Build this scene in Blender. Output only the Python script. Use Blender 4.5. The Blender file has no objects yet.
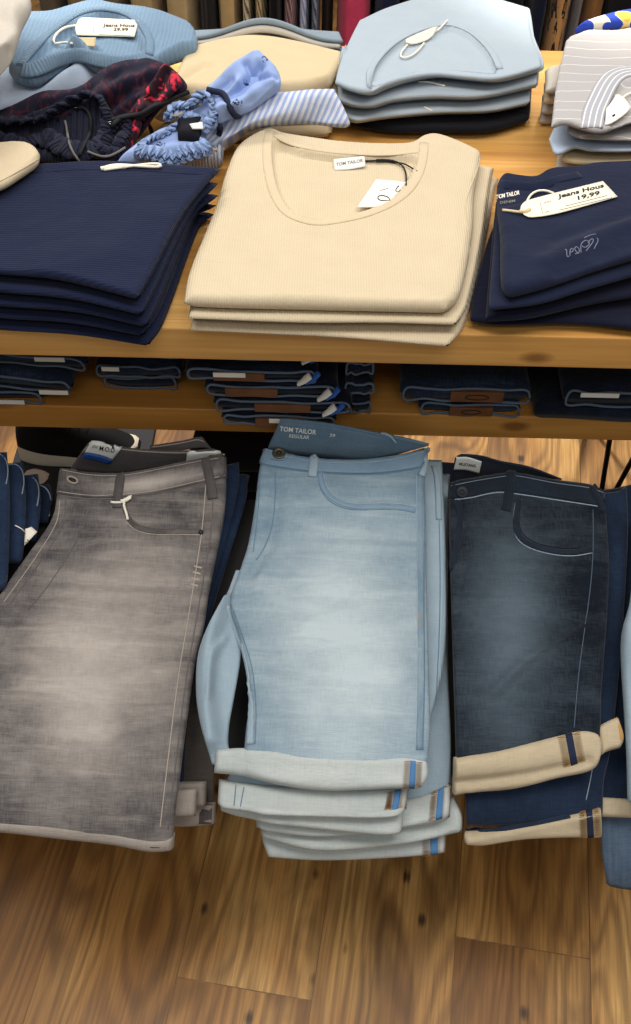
import bpy, bmesh, math, random
from mathutils import Vector, Matrix, noise
from mathutils.bvhtree import BVHTree
PI = math.pi
random.seed(7)
C = bpy.context.scene.collection
SC = bpy.context.scene

# ------------------------------------------------------------------ camera
FPX = 1000.0
CAM = Vector((0, 0, 1.5))
ROT = Matrix.Rotation(math.radians(41), 3, 'X') @ Matrix.Rotation(math.radians(1.3), 3, 'Z')
cd = bpy.data.cameras.new('camera')
cam = bpy.data.objects.new('camera', cd)
C.objects.link(cam)
cam.location = CAM
cam.rotation_euler = ROT.to_euler()
cd.sensor_fit = 'VERTICAL'
cd.sensor_height = 24
cd.lens = FPX / 1024 * 24
cd.clip_start = 0.05
SC.camera = cam

def ray(p):
    d = ROT @ Vector(((p[0] - 315.5) / FPX, -(p[1] - 512) / FPX, -1))
    return d.normalized()

def PZ(p, z):
    d = ray(p); return CAM + d * ((z - CAM.z) / d.z)

def PY(p, y):
    d = ray(p); return CAM + d * ((y - CAM.y) / d.y)

# ------------------------------------------------------------------ small maths
def catmull(pts, n, closed=False):
    """resample a polyline with a smooth spline at n points, even by length"""
    P = [Vector(p) for p in pts]
    if len(P) == 2 and not closed:
        return [P[0].lerp(P[1], i / (n - 1)) for i in range(n)]
    dense = []
    m = len(P)
    segs = m if closed else m - 1
    for i in range(segs):
        p1, p2 = P[i % m], P[(i + 1) % m]
        p0 = P[(i - 1) % m] if (closed or i > 0) else p1 * 2 - p2
        p3 = P[(i + 2) % m] if (closed or i < m - 2) else p2 * 2 - p1
        for k in range(12):
            t = k / 12
            a = (p1 * 2) + (p2 - p0) * t + (p0 * 2 - p1 * 5 + p2 * 4 - p3) * t * t + (p1 * 3 - p0 - p2 * 3 + p3) * t ** 3
            dense.append(a * .5)
    dense.append(P[0].copy() if closed else P[-1].copy())
    return even(dense, n)

def even(P, n, params=None):
    L = [0]
    for a, b in zip(P, P[1:]): L.append(L[-1] + (b - a).length)
    out = []; j = 0
    ts = params or [i / (n - 1) for i in range(n)]
    for t in ts:
        s = t * L[-1]
        while j < len(L) - 2 and L[j + 1] < s: j += 1
        d = L[j + 1] - L[j]
        out.append(P[j].lerp(P[j + 1], (s - L[j]) / d if d > 1e-12 else 0))
    return out

def sstep(a, b, x):
    t = min(1, max(0, (x - a) / (b - a))); return t * t * (3 - 2 * t)

def inside(poly, x, y):
    r = False; n = len(poly); j = n - 1
    for i in range(n):
        xi, yi = poly[i][0], poly[i][1]; xj, yj = poly[j][0], poly[j][1]
        if (yi > y) != (yj > y) and x < (xj - xi) * (y - yi) / (yj - yi) + xi: r = not r
        j = i
    return r

def dline(pl, x, y):
    best = 1e9
    for (a, b) in zip(pl, pl[1:]):
        ax, ay, bx, by = a[0], a[1], b[0], b[1]
        dx, dy = bx - ax, by - ay
        l = dx * dx + dy * dy
        t = 0 if l < 1e-14 else max(0, min(1, ((x - ax) * dx + (y - ay) * dy) / l))
        d = (ax + t * dx - x) ** 2 + (ay + t * dy - y) ** 2
        if d < best: best = d
    return math.sqrt(best)

# ------------------------------------------------------------------ surfaces a garment lies on
class Surf:
    """a curve in (Y, Z), front to back, extruded along X"""
    def __init__(s, pts, n=60):
        P = [Vector((a, b)) for a, b in pts]
        s.p = catmull(P, n) if len(P) > 2 else [P[0].lerp(P[1], i / (n - 1)) for i in range(n)]
        s.l = [0]
        for a, b in zip(s.p, s.p[1:]): s.l.append(s.l[-1] + (b - a).length)
        s.nr = []
        for i in range(n):
            d = (s.p[min(n - 1, i + 1)] - s.p[max(0, i - 1)]).normalized()
            s.nr.append(Vector((-d.y, d.x)))
    def seg(s, t):
        n = len(s.p)
        if t <= 0: return 0, t / (s.l[1])
        if t >= s.l[-1]: return n - 2, 1 + (t - s.l[-1]) / (s.l[-1] - s.l[-2])
        lo, hi = 0, n - 1
        while hi - lo > 1:
            m = (lo + hi) // 2
            if s.l[m] <= t: lo = m
            else: hi = m
        return lo, (t - s.l[lo]) / (s.l[lo + 1] - s.l[lo])
    def at(s, X, t, off=0):
        i, f = s.seg(t)
        q = s.p[i] + (s.p[i + 1] - s.p[i]) * f
        g = min(1, max(0, f))
        nn = (s.nr[i].lerp(s.nr[i + 1], g)).normalized()
        q = q + nn * off
        return Vector((X, q.x, q.y)), Vector((0, nn.x, nn.y))
    def inv(s, p, off=0):
        d = ray(p); o = Vector((CAM.y, CAM.z)); dd = Vector((d.y, d.z))
        n = len(s.p); best = None
        for i in range(n - 1):
            a = s.p[i] + s.nr[i] * off; b = s.p[i + 1] + s.nr[i + 1] * off
            e = b - a
            den = dd.x * (-e.y) + e.x * dd.y
            if abs(den) < 1e-12: continue
            r = a - o
            lam = (r.x * (-e.y) + e.x * r.y) / den
            f = (dd.x * r.y - dd.y * r.x) / den
            lo = -40 if i == 0 else -1e-6
            hi = 40 if i == n - 2 else 1 + 1e-6
            if lam > 0 and lo <= f <= hi:
                ext = max(0, -f, f - 1)
                key = (ext > 0, lam)
                if best is None or key < best[0]:
                    best = (key, d.x * lam, s.l[i] + f * (s.l[i + 1] - s.l[i]))
        if best is None: raise ValueError('no hit %s' % (p,))
        return Vector((best[1], best[2]))

def flat(z): return Surf([(0, z), (4, z)])

# ------------------------------------------------------------------ objects
ALL = []           # BVH trees of everything solid built so far
SOLID = []         # the same with the thing each belongs to
def root_of(o):
    while o is not None and o.parent is not None: o = o.parent
    return o
def new_obj(name, verts, faces, m=None, parent=None, smooth=True, uvs=None, keep=True):
    me = bpy.data.meshes.new(name)
    me.from_pydata([tuple(v) for v in verts], [], faces)
    if uvs:
        for nm, uv in uvs.items():
            lay = me.uv_layers.new(name=nm)
            for lp in me.loops: lay.data[lp.index].uv = uv[lp.vertex_index]
    bm = bmesh.new(); bm.from_mesh(me); bmesh.ops.recalc_face_normals(bm, faces=bm.faces); bm.to_mesh(me); bm.free()
    if smooth: me.polygons.foreach_set('use_smooth', [True] * len(me.polygons))
    if m: me.materials.append(m)
    o = bpy.data.objects.new(name, me); C.objects.link(o)
    if parent is not None:
        o.parent = parent
        o.matrix_parent_inverse = Matrix.Translation(-parent.location)
    b = BVHTree.FromPolygons([tuple(v) for v in verts], faces)
    o_b[o.name] = b
    if keep:
        ALL.append(b); vs_ = [tuple(v) for v in verts]
        lo = [min(v[i] for v in vs_) - .05 for i in range(3)]; hi = [max(v[i] for v in vs_) + .05 for i in range(3)]
        SOLID.append((b, root_of(o).name, lo, hi))
    return o
o_b = {}
def B(*objs): return [o_b[o.name] for o in objs]

def thing(name, label, cat, loc=(0, 0, 0), group=None):
    o = bpy.data.objects.new(name, None); C.objects.link(o)
    o.empty_display_size = .05
    o.location = loc
    tag(o, label, cat, group); return o
def tag(o, label, cat, group=None):
    o['label'] = label; o['category'] = cat
    if group: o['group'] = group
    return o
def struct(o): o['kind'] = 'structure'; return o

def hit(p, among=None, lift=0):
    d = ray(p); best = None
    for b in (among or ALL):
        l, n, i, dist = b.ray_cast(CAM, d)
        if l is not None and (best is None or dist < best[2]): best = (l, n, dist)
    if best is None and among:
        for b in among:                                  # off the edge: nearest point of the surface to the ray
            for k in range(40):
                q = CAM + d * (.7 + k * .03)
                l, n, i, dist = b.find_nearest(q)
                if l is not None and (best is None or dist < best[2]): best = (l, n, dist)
    if best is None: raise ValueError('miss %s' % (p,))
    l, n = best[0], best[1]
    if n.dot(d) > 0: n = -n
    return l + n * lift, n

# ------------------------------------------------------------------ garments
def coons(fr, bk, lf, rt, us, vs):
    G = []
    c00, c10, c01, c11 = fr[0], fr[-1], bk[0], bk[-1]
    for j, v in enumerate(vs):
        row = []
        for i, u in enumerate(us):
            a = fr[i] * (1 - v) + bk[i] * v
            b = lf[j] * (1 - u) + rt[j] * u
            c = c00 * (1 - u) * (1 - v) + c10 * u * (1 - v) + c01 * (1 - u) * v + c11 * u * v
            row.append(a + b - c)
        G.append(row)
    return G

def spread(n, k=.55):
    return [(1 - k) * (i / n) + k * (.5 - .5 * math.cos(PI * i / n)) for i in range(n + 1)]

def slab(name, S, front, back, left=(), right=(), T=.015, m=None, parent=None, base=0, n=(40, 40),
         r=(.012, .012, .012, .012), bump=None, warp=None, px=True, keep=True, drape=True, reach=.035):
    """a folded piece of cloth: closed, soft edged, lying on S. Outline given clockwise in pixels (or in X,t)."""
    cv = (lambda p: S.inv(p, base + T * .5)) if px else (lambda p: Vector(p))
    f = [cv(p) for p in front]; b = [cv(p) for p in back]
    l = [f[0]] + [cv(p) for p in left] + [b[0]]
    rr = [f[-1]] + [cv(p) for p in right] + [b[-1]]
    us, vs = spread(n[0]), spread(n[1])
    def res(pl, prm): return even(catmull(pl, 80), 0, prm)
    G = coons(res(f, us), res(b, us), res(l, vs), res(rr, vs), us, vs)
    nu, nv = n
    Wd = [sum((G[j][i + 1] - G[j][i]).length for i in range(nu)) for j in range(nv + 1)]
    Ht = [sum((G[j + 1][i] - G[j][i]).length for j in range(nv)) for i in range(nu + 1)]
    def prof(d, rad):
        q = min(1, max(0, d / rad)) if rad > 0 else 1
        return math.sqrt(max(0, 1 - (1 - q) ** 2))
    verts = []; uv = []; uv1 = []
    top = {}; bot = {}
    x0, t0 = G[0][0]
    rt = root_of(parent).name if parent is not None else None
    EE = {}; HB = {}; up = {}
    for j in range(nv + 1):
        for i in range(nu + 1):
            u, v = us[i], vs[j]
            E = prof(v * Ht[i], r[0]) * prof((1 - u) * Wd[j], r[1]) * prof((1 - v) * Ht[i], r[2]) * prof(u * Wd[j], r[3])
            EE[i, j] = E; HB[i, j] = T / 2 - T / 2 * E
            up[i, j] = 0
    if drape:                                   # the cloth settles on whatever already lies under it
        cand = None
        pts = [S.at(G[j][i][0], G[j][i][1], base)[0] for j in range(0, nv + 1, 4) for i in range(0, nu + 1, 4)]
        lo = [min(q[k] for q in pts) - .02 for k in range(3)]; hi = [max(q[k] for q in pts) + .05 for k in range(3)]
        cand = [c for c in SOLID if c[1] != rt and all(c[2][k] <= hi[k] and c[3][k] >= lo[k] for k in range(3))]
        if cand:
            for j in range(nv + 1):
                for i in range(nu + 1):
                    X, t = G[j][i]
                    w = warp(X, t) if warp else 0
                    h0 = base + w + HB[i, j]
                    P, N = S.at(X, t, h0 + reach)
                    best = None
                    for c in cand:
                        l, n_, ix, d = c[0].ray_cast(P, -N, reach + .012)
                        if l is not None and n_.dot(N) > -.2 and (best is None or d < best): best = d
                    if best is not None: up[i, j] = max(0, reach - best + .0026)
            need = dict(up)
            for _ in range(6):
                nw = {}
                for j in range(nv + 1):
                    for i in range(nu + 1):
                        nb = [up[q] for q in ((i - 1, j), (i + 1, j), (i, j - 1), (i, j + 1)) if q in up]
                        nw[i, j] = max(need[i, j], (up[i, j] + sum(nb)) / (1 + len(nb)))
                up = nw
    for j in range(nv + 1):
        for i in range(nu + 1):
            X, t = G[j][i]
            u, v = us[i], vs[j]
            E = EE[i, j]
            w = (warp(X, t) if warp else 0) + up[i, j]
            h = T / 2 + T / 2 * E + (bump(X, t, u, v) * E if bump else 0)
            P, N = S.at(X, t, base + w + h)
            top[i, j] = len(verts); verts.append(P); uv.append((X - x0, t - t0)); uv1.append((u, v))
            if 0 < i < nu and 0 < j < nv:
                P, N = S.at(X, t, base + w + HB[i, j])
                bot[i, j] = len(verts); verts.append(P); uv.append((X - x0, t - t0)); uv1.append((u, v))
            else: bot[i, j] = top[i, j]
    faces = []
    for j in range(nv):
        for i in range(nu):
            faces.append((top[i, j], top[i + 1, j], top[i + 1, j + 1], top[i, j + 1]))
            q = (bot[i, j], bot[i, j + 1], bot[i + 1, j + 1], bot[i + 1, j])
            faces.append(q)
    o = new_obj(name, verts, faces, m, parent, uvs={'UVMap': uv, 'UV01': uv1}, keep=keep)
    return o

def slab2(name, S, front, back, left=(), right=(), T=.015, m=None, parent=None, base=0, n=(40, 40), r=(.012,) * 4, bump=None, shift=(2, -1.5), **kw):
    """a garment folded once towards the aisle: an under layer and the layer folded over it"""
    a, b_ = T * .5, T * .5
    sh = lambda L: [(p[0] + shift[0], p[1] + shift[1]) for p in L]
    kk = dict(kw)
    r2 = tuple(min(x, a * .62) for x in r)
    o2 = slab('under_fold', S, sh(front), sh(back), sh(left), sh(right), a, m, parent, base, (max(30, int(n[0] * .8)), max(26, int(n[1] * .6))), r2, **kk)
    o = slab(name, S, front, back, left, right, b_, m, parent, base + a, n, r2, bump, **kk)
    o_b[o.name + '_under'] = o_b[o2.name]
    return o

def wr(*terms):
    """sum of stretched noise wrinkles: (amp, freq_x, freq_t, seed)"""
    def f(X, t, u=0, v=0):
        return sum(a * noise.noise(Vector((X * fx + t * sk, t * ft, sd))) for (a, fx, ft, sd, sk) in [(q + (0,))[:5] for q in terms])
    return f

def creases(S, off, lines, px=True, gain=1.5):
    """lines: (points, amplitude, width)"""
    L = [([S.inv(p, off) if px else Vector(p) for p in pl], a * gain, w) for pl, a, w in lines]
    L = [(catmull(pl, 24) if len(pl) > 2 else pl, a, w) for pl, a, w in L]
    def f(X, t, u=0, v=0):
        z = 0
        for pl, a, w in L:
            d = dline(pl, X, t) / w
            if d < 3: z += a * math.exp(-d * d)
        return z
    return f

def hollow(S, off, poly, depth, soft=.004):
    pl = catmull([S.inv(p, off) for p in poly], 90, True)
    xs = [p[0] for p in pl]; ys = [p[1] for p in pl]
    bx = (min(xs) - .02, max(xs) + .02, min(ys) - .02, max(ys) + .02)
    def f(X, t, u=0, v=0):
        if not (bx[0] < X < bx[1] and bx[2] < t < bx[3]): return 0
        d = dline(pl, X, t) * (1 if inside(pl, X, t) else -1)
        return -depth * sstep(-soft * .2, soft, d)
    return f

def add(*fs): return lambda X, t, u=0, v=0: sum(f(X, t, u, v) for f in fs)

# ------------------------------------------------------------------ trims on a surface
def sweep(name, P, N, width, thick, m, parent, closed=False, keep=False, wob=None):
    n = len(P); verts = []; faces = []; uv = []
    sec = [(-.5, 0), (-.47, .6), (-.3, 1), (.3, 1), (.47, .6), (.5, 0), (.3, -.35), (-.3, -.35)]
    k = len(sec); L = 0
    for i in range(n):
        a = P[(i - 1) % n] if closed else P[max(0, i - 1)]
        b = P[(i + 1) % n] if closed else P[min(n - 1, i + 1)]
        tg = (b - a).normalized()
        sd = N[i].cross(tg).normalized()
        nn = tg.cross(sd).normalized()
        if i: L += (P[i] - P[i - 1]).length
        s = wob(i / (n - 1)) if wob else 1
        for (x, h) in sec:
            verts.append(P[i] + sd * (x * width * s) + nn * (h * thick)); uv.append((L, x * width))
    for i in range(n if closed else n - 1):
        for j in range(k):
            faces.append((i * k + j, i * k + (j + 1) % k, ((i + 1) % n) * k + (j + 1) % k, ((i + 1) % n) * k + j))
    if not closed:
        faces.append(tuple(range(k))[::-1]); faces.append(tuple((n - 1) * k + j for j in range(k)))
    return new_obj(name, verts, faces, m, parent, uvs={'UVMap': uv}, keep=keep)

def ribbon(name, pts, width, thick, m, parent, among=None, lift=0, step=3.5, closed=False, wob=None, keep=False):
    Q = [Vector(p) for p in pts]
    L = sum((b - a).length for a, b in zip(Q, Q[1:]))
    n = max(4, int(L / step))
    Q = catmull(Q, n, closed)
    if closed: Q = Q[:-1]
    H = [hit(q, among, lift) for q in Q]
    P = [h[0] for h in H]; N = [h[1] for h in H]
    for _ in range(2):
        N = [(N[max(0, i - 1)] + N[i] * 2 + N[min(len(N) - 1, i + 1)]).normalized() for i in range(len(N))]
        if not closed:
            P = [P[i] if i in (0, len(P) - 1) else (P[i - 1] + P[i] * 2 + P[i + 1]) / 4 for i in range(len(P))]
    return sweep(name, P, N, width, thick, m, parent, closed, keep, wob)

def tube(name, P, rad, m, parent=None, closed=False, sides=8, n=None, flatn=1, radf=None, keep=False):
    P = catmull([Vector(p) for p in P], n or max(8, len(P) * 8), closed)
    if closed: P = P[:-1]
    k = len(P); verts = []; faces = []; uv = []
    ref = Vector((0, 0, 1)); L = 0
    for i in range(k):
        a = P[(i - 1) % k] if closed else P[max(0, i - 1)]
        b = P[(i + 1) % k] if closed else P[min(k - 1, i + 1)]
        tg = (b - a).normalized()
        sd = tg.cross(ref)
        sd = sd.normalized() if sd.length > .05 else Vector((1, 0, 0))
        up = sd.cross(tg).normalized()
        rr = rad * (radf(i / (k - 1)) if radf else 1)
        if i: L += (P[i] - P[i - 1]).length
        for j in range(sides):
            an = 2 * PI * j / sides
            verts.append(P[i] + sd * (math.cos(an) * rr) + up * (math.sin(an) * rr * flatn)); uv.append((L, j / sides))
    for i in range(k if closed else k - 1):
        for j in range(sides):
            faces.append((i * sides + j, i * sides + (j + 1) % sides, ((i + 1) % k) * sides + (j + 1) % sides, ((i + 1) % k) * sides + j))
    if not closed:
        faces.append(tuple(range(sides))[::-1]); faces.append(tuple((k - 1) * sides + j for j in range(sides)))
    return new_obj(name, verts, faces, m, parent, uvs={'UVMap': uv}, keep=keep)

def cord(name, pts, rad, m, parent, among=None, lift=None, lifts=None, step=5):
    Q = [Vector(p) for p in pts]
    L = sum((b - a).length for a, b in zip(Q, Q[1:]))
    n = max(6, int(L / step)); Q = catmull(Q, n)
    P = []
    for i, q in enumerate(Q):
        f = i / (n - 1)
        e = (rad if lift is None else lift)
        if lifts: e = rad + lifts * math.sin(PI * f)
        P.append(hit(q, among, e)[0])
    for _ in range(2):
        P = [P[i] if i in (0, n - 1) else (P[i - 1] + P[i] * 2 + P[i + 1]) / 4 for i in range(n)]
    return tube(name, P, rad, m, parent, n=n * 2)

def patch(name, front, back, m, parent, among=None, thick=.001, n=(14, 8), lift=0, left=(), right=(), flatten=False, keep=False):
    """a thin piece lying on a surface, outlined in pixels"""
    us = [i / n[0] for i in range(n[0] + 1)]; vs = [j / n[1] for j in range(n[1] + 1)]
    f = [Vector(p) for p in front]; b = [Vector(p) for p in back]
    l = [f[0]] + [Vector(p) for p in left] + [b[0]]; rt = [f[-1]] + [Vector(p) for p in right] + [b[-1]]
    res = lambda pl, prm: even(catmull(pl, 40), 0, prm)
    G = coons(res(f, us), res(b, us), res(l, vs), res(rt, vs), us, vs)
    nu, nv = n
    H = {}
    for j in range(nv + 1):
        for i in range(nu + 1): H[i, j] = hit(G[j][i], among)
    if flatten:
        o = sum((H[k][0] for k in H), Vector()) / len(H)
        nn = sum((H[k][1] for k in H), Vector()).normalized()
        top = max((H[k][0] - o).dot(nn) for k in H)
        o = o + nn * min(top, .004)
        for k in H:
            d = ray(G[k[1]][k[0]])
            H[k] = (CAM + d * ((o - CAM).dot(nn) / d.dot(nn)), nn)
    verts = []; uv = []; uvm = []; a = {}; c = {}
    w = sum((H[i + 1, 0][0] - H[i, 0][0]).length for i in range(nu)); h = sum((H[0, j + 1][0] - H[0, j][0]).length for j in range(nv))
    for j in range(nv + 1):
        for i in range(nu + 1):
            P, N = H[i, j]
            for dct, e in ((a, lift + thick), (c, lift)):
                dct[i, j] = len(verts); verts.append(P + N * e); uv.append((us[i], vs[j])); uvm.append((us[i] * w, vs[j] * h))
    faces = []
    for j in range(nv):
        for i in range(nu):
            faces.append((a[i, j], a[i + 1, j], a[i + 1, j + 1], a[i, j + 1]))
            faces.append((c[i, j], c[i, j + 1], c[i + 1, j + 1], c[i + 1, j]))
    for i in range(nu):
        faces.append((a[i, 0], c[i, 0], c[i + 1, 0], a[i + 1, 0])); faces.append((a[i, nv], a[i + 1, nv], c[i + 1, nv], c[i, nv]))
    for j in range(nv):
        faces.append((a[0, j], a[0, j + 1], c[0, j + 1], c[0, j])); faces.append((a[nu, j], c[nu, j], c[nu, j + 1], a[nu, j + 1]))
    return new_obj(name, verts, faces, m, parent, uvs={'UVMap': uvm, 'UV01': uv}, keep=keep)

def lettering(text, p0, p1, hgt, m, parent, among, lift=.0005, bold=0, name='lettering', shear=0):
    """text laid on a surface: baseline from pixel p0 to p1, letters hgt (px vector) tall"""
    cu = bpy.data.curves.new('t', 'FONT'); cu.body = text; cu.fill_mode = 'FRONT'; cu.offset = bold; cu.resolution_u = 3
    ob = bpy.data.objects.new('t', cu); C.objects.link(ob)
    bpy.context.view_layer.update()
    dg = bpy.context.evaluated_depsgraph_get()
    me = bpy.data.meshes.new_from_object(ob.evaluated_get(dg))
    vs = [v.co.copy() for v in me.vertices]; fs = [tuple(p.vertices) for p in me.polygons]
    bpy.data.objects.remove(ob); bpy.data.curves.remove(cu); bpy.data.meshes.remove(me)
    x0 = min(v.x for v in vs); x1 = max(v.x for v in vs); y1 = max(v.y for v in vs)
    p0 = Vector(p0); p1 = Vector(p1); hg = Vector(hgt)
    V = [hit(p0 + (p1 - p0) * ((v.x - x0) / (x1 - x0)) + hg * (v.y / y1), among, lift)[0] for v in vs]
    return new_obj(name, V, fs, m, parent, smooth=False, keep=False)

def box(name, lo, hi, m, parent=None, bev=.003, keep=True):
    bm = bmesh.new()
    bmesh.ops.create_cube(bm, size=1)
    for v in bm.verts:
        v.co = Vector([(lo[i] + hi[i]) / 2 + v.co[i] * (hi[i] - lo[i]) for i in range(3)])
    if bev: bmesh.ops.bevel(bm, geom=bm.edges[:], offset=bev, segments=3, affect='EDGES', profile=.6)
    vs = [v.co.copy() for v in bm.verts]; bm.verts.index_update()
    fs = [tuple(v.index for v in f.verts) for f in bm.faces]
    bm.free()
    return new_obj(name, vs, fs, m, parent, smooth=False, keep=keep)

# ------------------------------------------------------------------ materials
def lin(c):
    if isinstance(c, str):
        c = [int(c[i:i + 2], 16) / 255 for i in (0, 2, 4)]
    return tuple((x / 12.92 if x <= .04045 else ((x + .055) / 1.055) ** 2.4) for x in c) + (1,)

class NT:
    def __init__(s, name, rough=.9, sheen=0, spec=.2):
        s.m = bpy.data.materials.new(name); s.m.use_nodes = True
        s.t = s.m.node_tree; s.n = s.t.nodes
        s.b = s.n['Principled BSDF']
        s.b.inputs['Roughness'].default_value = rough
        s.b.inputs['Specular IOR Level'].default_value = spec
        if sheen:
            s.b.inputs['Sheen Weight'].default_value = sheen; s.b.inputs['Sheen Roughness'].default_value = .5
    def new(s, ty, **kw):
        n = s.n.new(ty)
        for k, v in kw.items(): setattr(n, k, v)
        return n
    def link(s, a, b): s.t.links.new(a, b)
    def put(s, sock, v):
        if isinstance(v, bpy.types.NodeSocket): s.link(v, sock)
        elif isinstance(v, str): sock.default_value = lin(v)
        else: sock.default_value = v
    def uv(s, name='UVMap'):
        return s.new('ShaderNodeUVMap', uv_map=name).outputs[0]
    def obj(s): return s.new('ShaderNodeTexCoord').outputs['Object']
    def mp(s, vec, scale=(1, 1, 1), rot=(0, 0, 0), loc=(0, 0, 0)):
        n = s.new('ShaderNodeMapping'); s.link(vec, n.inputs[0])
        n.inputs[1].default_value = loc; n.inputs[2].default_value = rot; n.inputs[3].default_value = scale
        return n.outputs[0]
    def noise(s, vec, scale=1, det=3, rough=.55, dist=0):
        n = s.new('ShaderNodeTexNoise'); s.link(vec, n.inputs['Vector'])
        n.inputs['Scale'].default_value = scale; n.inputs['Detail'].default_value = det
        n.inputs['Roughness'].default_value = rough; n.inputs['Distortion'].default_value = dist
        return n.outputs[0]
    def wave(s, vec, scale, dirn='X', dist=0, det=2, dscale=1, prof='SIN'):
        n = s.new('ShaderNodeTexWave', bands_direction=dirn, wave_profile=prof); s.link(vec, n.inputs[0])
        n.inputs['Scale'].default_value = scale; n.inputs['Distortion'].default_value = dist
        n.inputs['Detail'].default_value = det; n.inputs['Detail Scale'].default_value = dscale
        return n.outputs['Fac']
    def math(s, op, a, b=0., c=None):
        n = s.new('ShaderNodeMath', operation=op)
        s.put(n.inputs[0], a); s.put(n.inputs[1], b)
        if c is not None: s.put(n.inputs[2], c)
        return n.outputs[0]
    def rng(s, v, a, b, c=0., d=1.):
        n = s.new('ShaderNodeMapRange'); s.link(v, n.inputs[0])
        for i, x in enumerate((a, b, c, d)): n.inputs[i + 1].default_value = x
        return n.outputs[0]
    def ramp(s, v, stops, interp='LINEAR'):
        n = s.new('ShaderNodeValToRGB'); s.link(v, n.inputs[0]); cr = n.color_ramp; cr.interpolation = interp
        while len(cr.elements) < len(stops): cr.elements.new(.5)
        for e, (p, c) in zip(cr.elements, stops): e.position = p; e.color = lin(c)
        return n.outputs[0]
    def mix(s, f, a, b, mode='MIX'):
        n = s.new('ShaderNodeMix', data_type='RGBA', blend_type=mode)
        s.put(n.inputs[0], f); s.put(n.inputs[6], a); s.put(n.inputs[7], b)
        return n.outputs[2]
    def sep(s, v):
        n = s.new('ShaderNodeSeparateXYZ'); s.link(v, n.inputs[0]); return n.outputs
    def gauss(s, cu, cv, su, sv, uvname='UV01'):
        o = s.sep(s.uv(uvname))
        a = s.math('POWER', s.math('DIVIDE', s.math('SUBTRACT', o[0], cu), su), 2.)
        b = s.math('POWER', s.math('DIVIDE', s.math('SUBTRACT', o[1], cv), sv), 2.)
        return s.math('EXPONENT', s.math('MULTIPLY', s.math('ADD', a, b), -1.))
    def bump(s, h, strength=.3, dist=.001, wrinkle=None):
        n = s.new('ShaderNodeBump'); s.link(h, n.inputs['Height'])
        if wrinkle:
            w = s.new('ShaderNodeBump'); s.link(wrinkle[0], w.inputs['Height'])
            w.inputs['Strength'].default_value = wrinkle[1]; w.inputs['Distance'].default_value = wrinkle[2]
            s.link(w.outputs[0], n.inputs['Normal'])
        n.inputs['Strength'].default_value = strength; n.inputs['Distance'].default_value = dist
        s.link(n.outputs[0], s.b.inputs['Normal'])
    def col(s, v): s.put(s.b.inputs['Base Color'], v); return s.m

def plain(name, c, rough=.6, spec=.3, metal=0, var=.06):
    k = NT(name, rough, 0, spec); k.b.inputs['Metallic'].default_value = metal
    nz = k.noise(k.obj(), 60, 3)
    return k.col(k.mix(k.rng(nz, .3, .7, 0, var), c, '000000'))

def knit(name, c, c2=None, rib=None, ribdir='X', ribamp=.5, sheen=.08, mott=.12, ribcol=.1, wrinkle=.35):
    """jersey or ribbed cloth"""
    k = NT(name, .92, sheen, .12)
    uv = k.uv()
    nz = k.noise(k.mp(uv, (1, 1, 1)), 25, 4)
    fine = k.noise(uv, 900, 2)
    base = k.mix(k.rng(nz, .3, .7, 0, mott), c, c2 or '000000')
    base = k.mix(k.rng(fine, .35, .65, 0, .10), base, '000000')
    h = k.math('MULTIPLY', fine, .3)
    if rib:
        w = k.wave(uv, .314 / rib, ribdir, .4, 2, 3)
        h = k.math('ADD', h, w)
        base = k.mix(k.rng(w, 0, .6, ribcol, 0), base, '000000')
    wk = k.noise(k.mp(uv, (22, 38, 1), (0, 0, .2)), 1, 5, .6, .7)
    k.bump(h, ribamp, .0012, (wk, wrinkle, .006))
    return k.col(base)

def denim(name, dark, light, fades=(), noise_amt=.5, base=.0, weave=.16, whisk=0, sheen=.1):
    k = NT(name, .9, sheen, .12)
    uv = k.uv()
    f = None
    for (cu, cv, su, sv, a) in fades:
        g = k.math('MULTIPLY', k.gauss(cu, cv, su, sv), a)
        f = g if f is None else k.math('ADD', f, g)
    mot = k.rng(k.noise(uv, 14, 4, .6), .3, .7, -.5, .5)
    mot = k.math('MULTIPLY', mot, noise_amt)
    f = k.math('ADD', f, mot) if f is not None else mot
    if whisk:
        w = k.rng(k.noise(k.mp(uv, (6, 45, 1), (0, 0, .15)), 1, 3, .6, .6), .45, .75, 0, whisk)
        f = k.math('ADD', f, w)
    f = k.math('ADD', f, base)
    slub = k.rng(k.noise(k.mp(uv, (900, 60, 1)), 1, 2), .3, .7, -weave, weave)
    slub2 = k.rng(k.noise(k.mp(uv, (60, 800, 1)), 1, 2), .3, .7, -weave, weave)
    f2 = k.math('ADD', k.math('ADD', f, slub), slub2)
    n = k.new('ShaderNodeClamp'); k.link(f2, n.inputs[0])
    tw = k.wave(k.mp(uv, (1, 1, 1), (0, 0, .8)), 160, 'X')
    wk = k.noise(k.mp(uv, (20, 50, 1), (0, 0, .15)), 1, 5, .62, .8)
    k.bump(k.math('ADD', k.math('MULTIPLY', tw, .4), slub), .35, .0008, (wk, .4, .006))
    return k.col(k.mix(n.outputs[0], dark, light))
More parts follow.
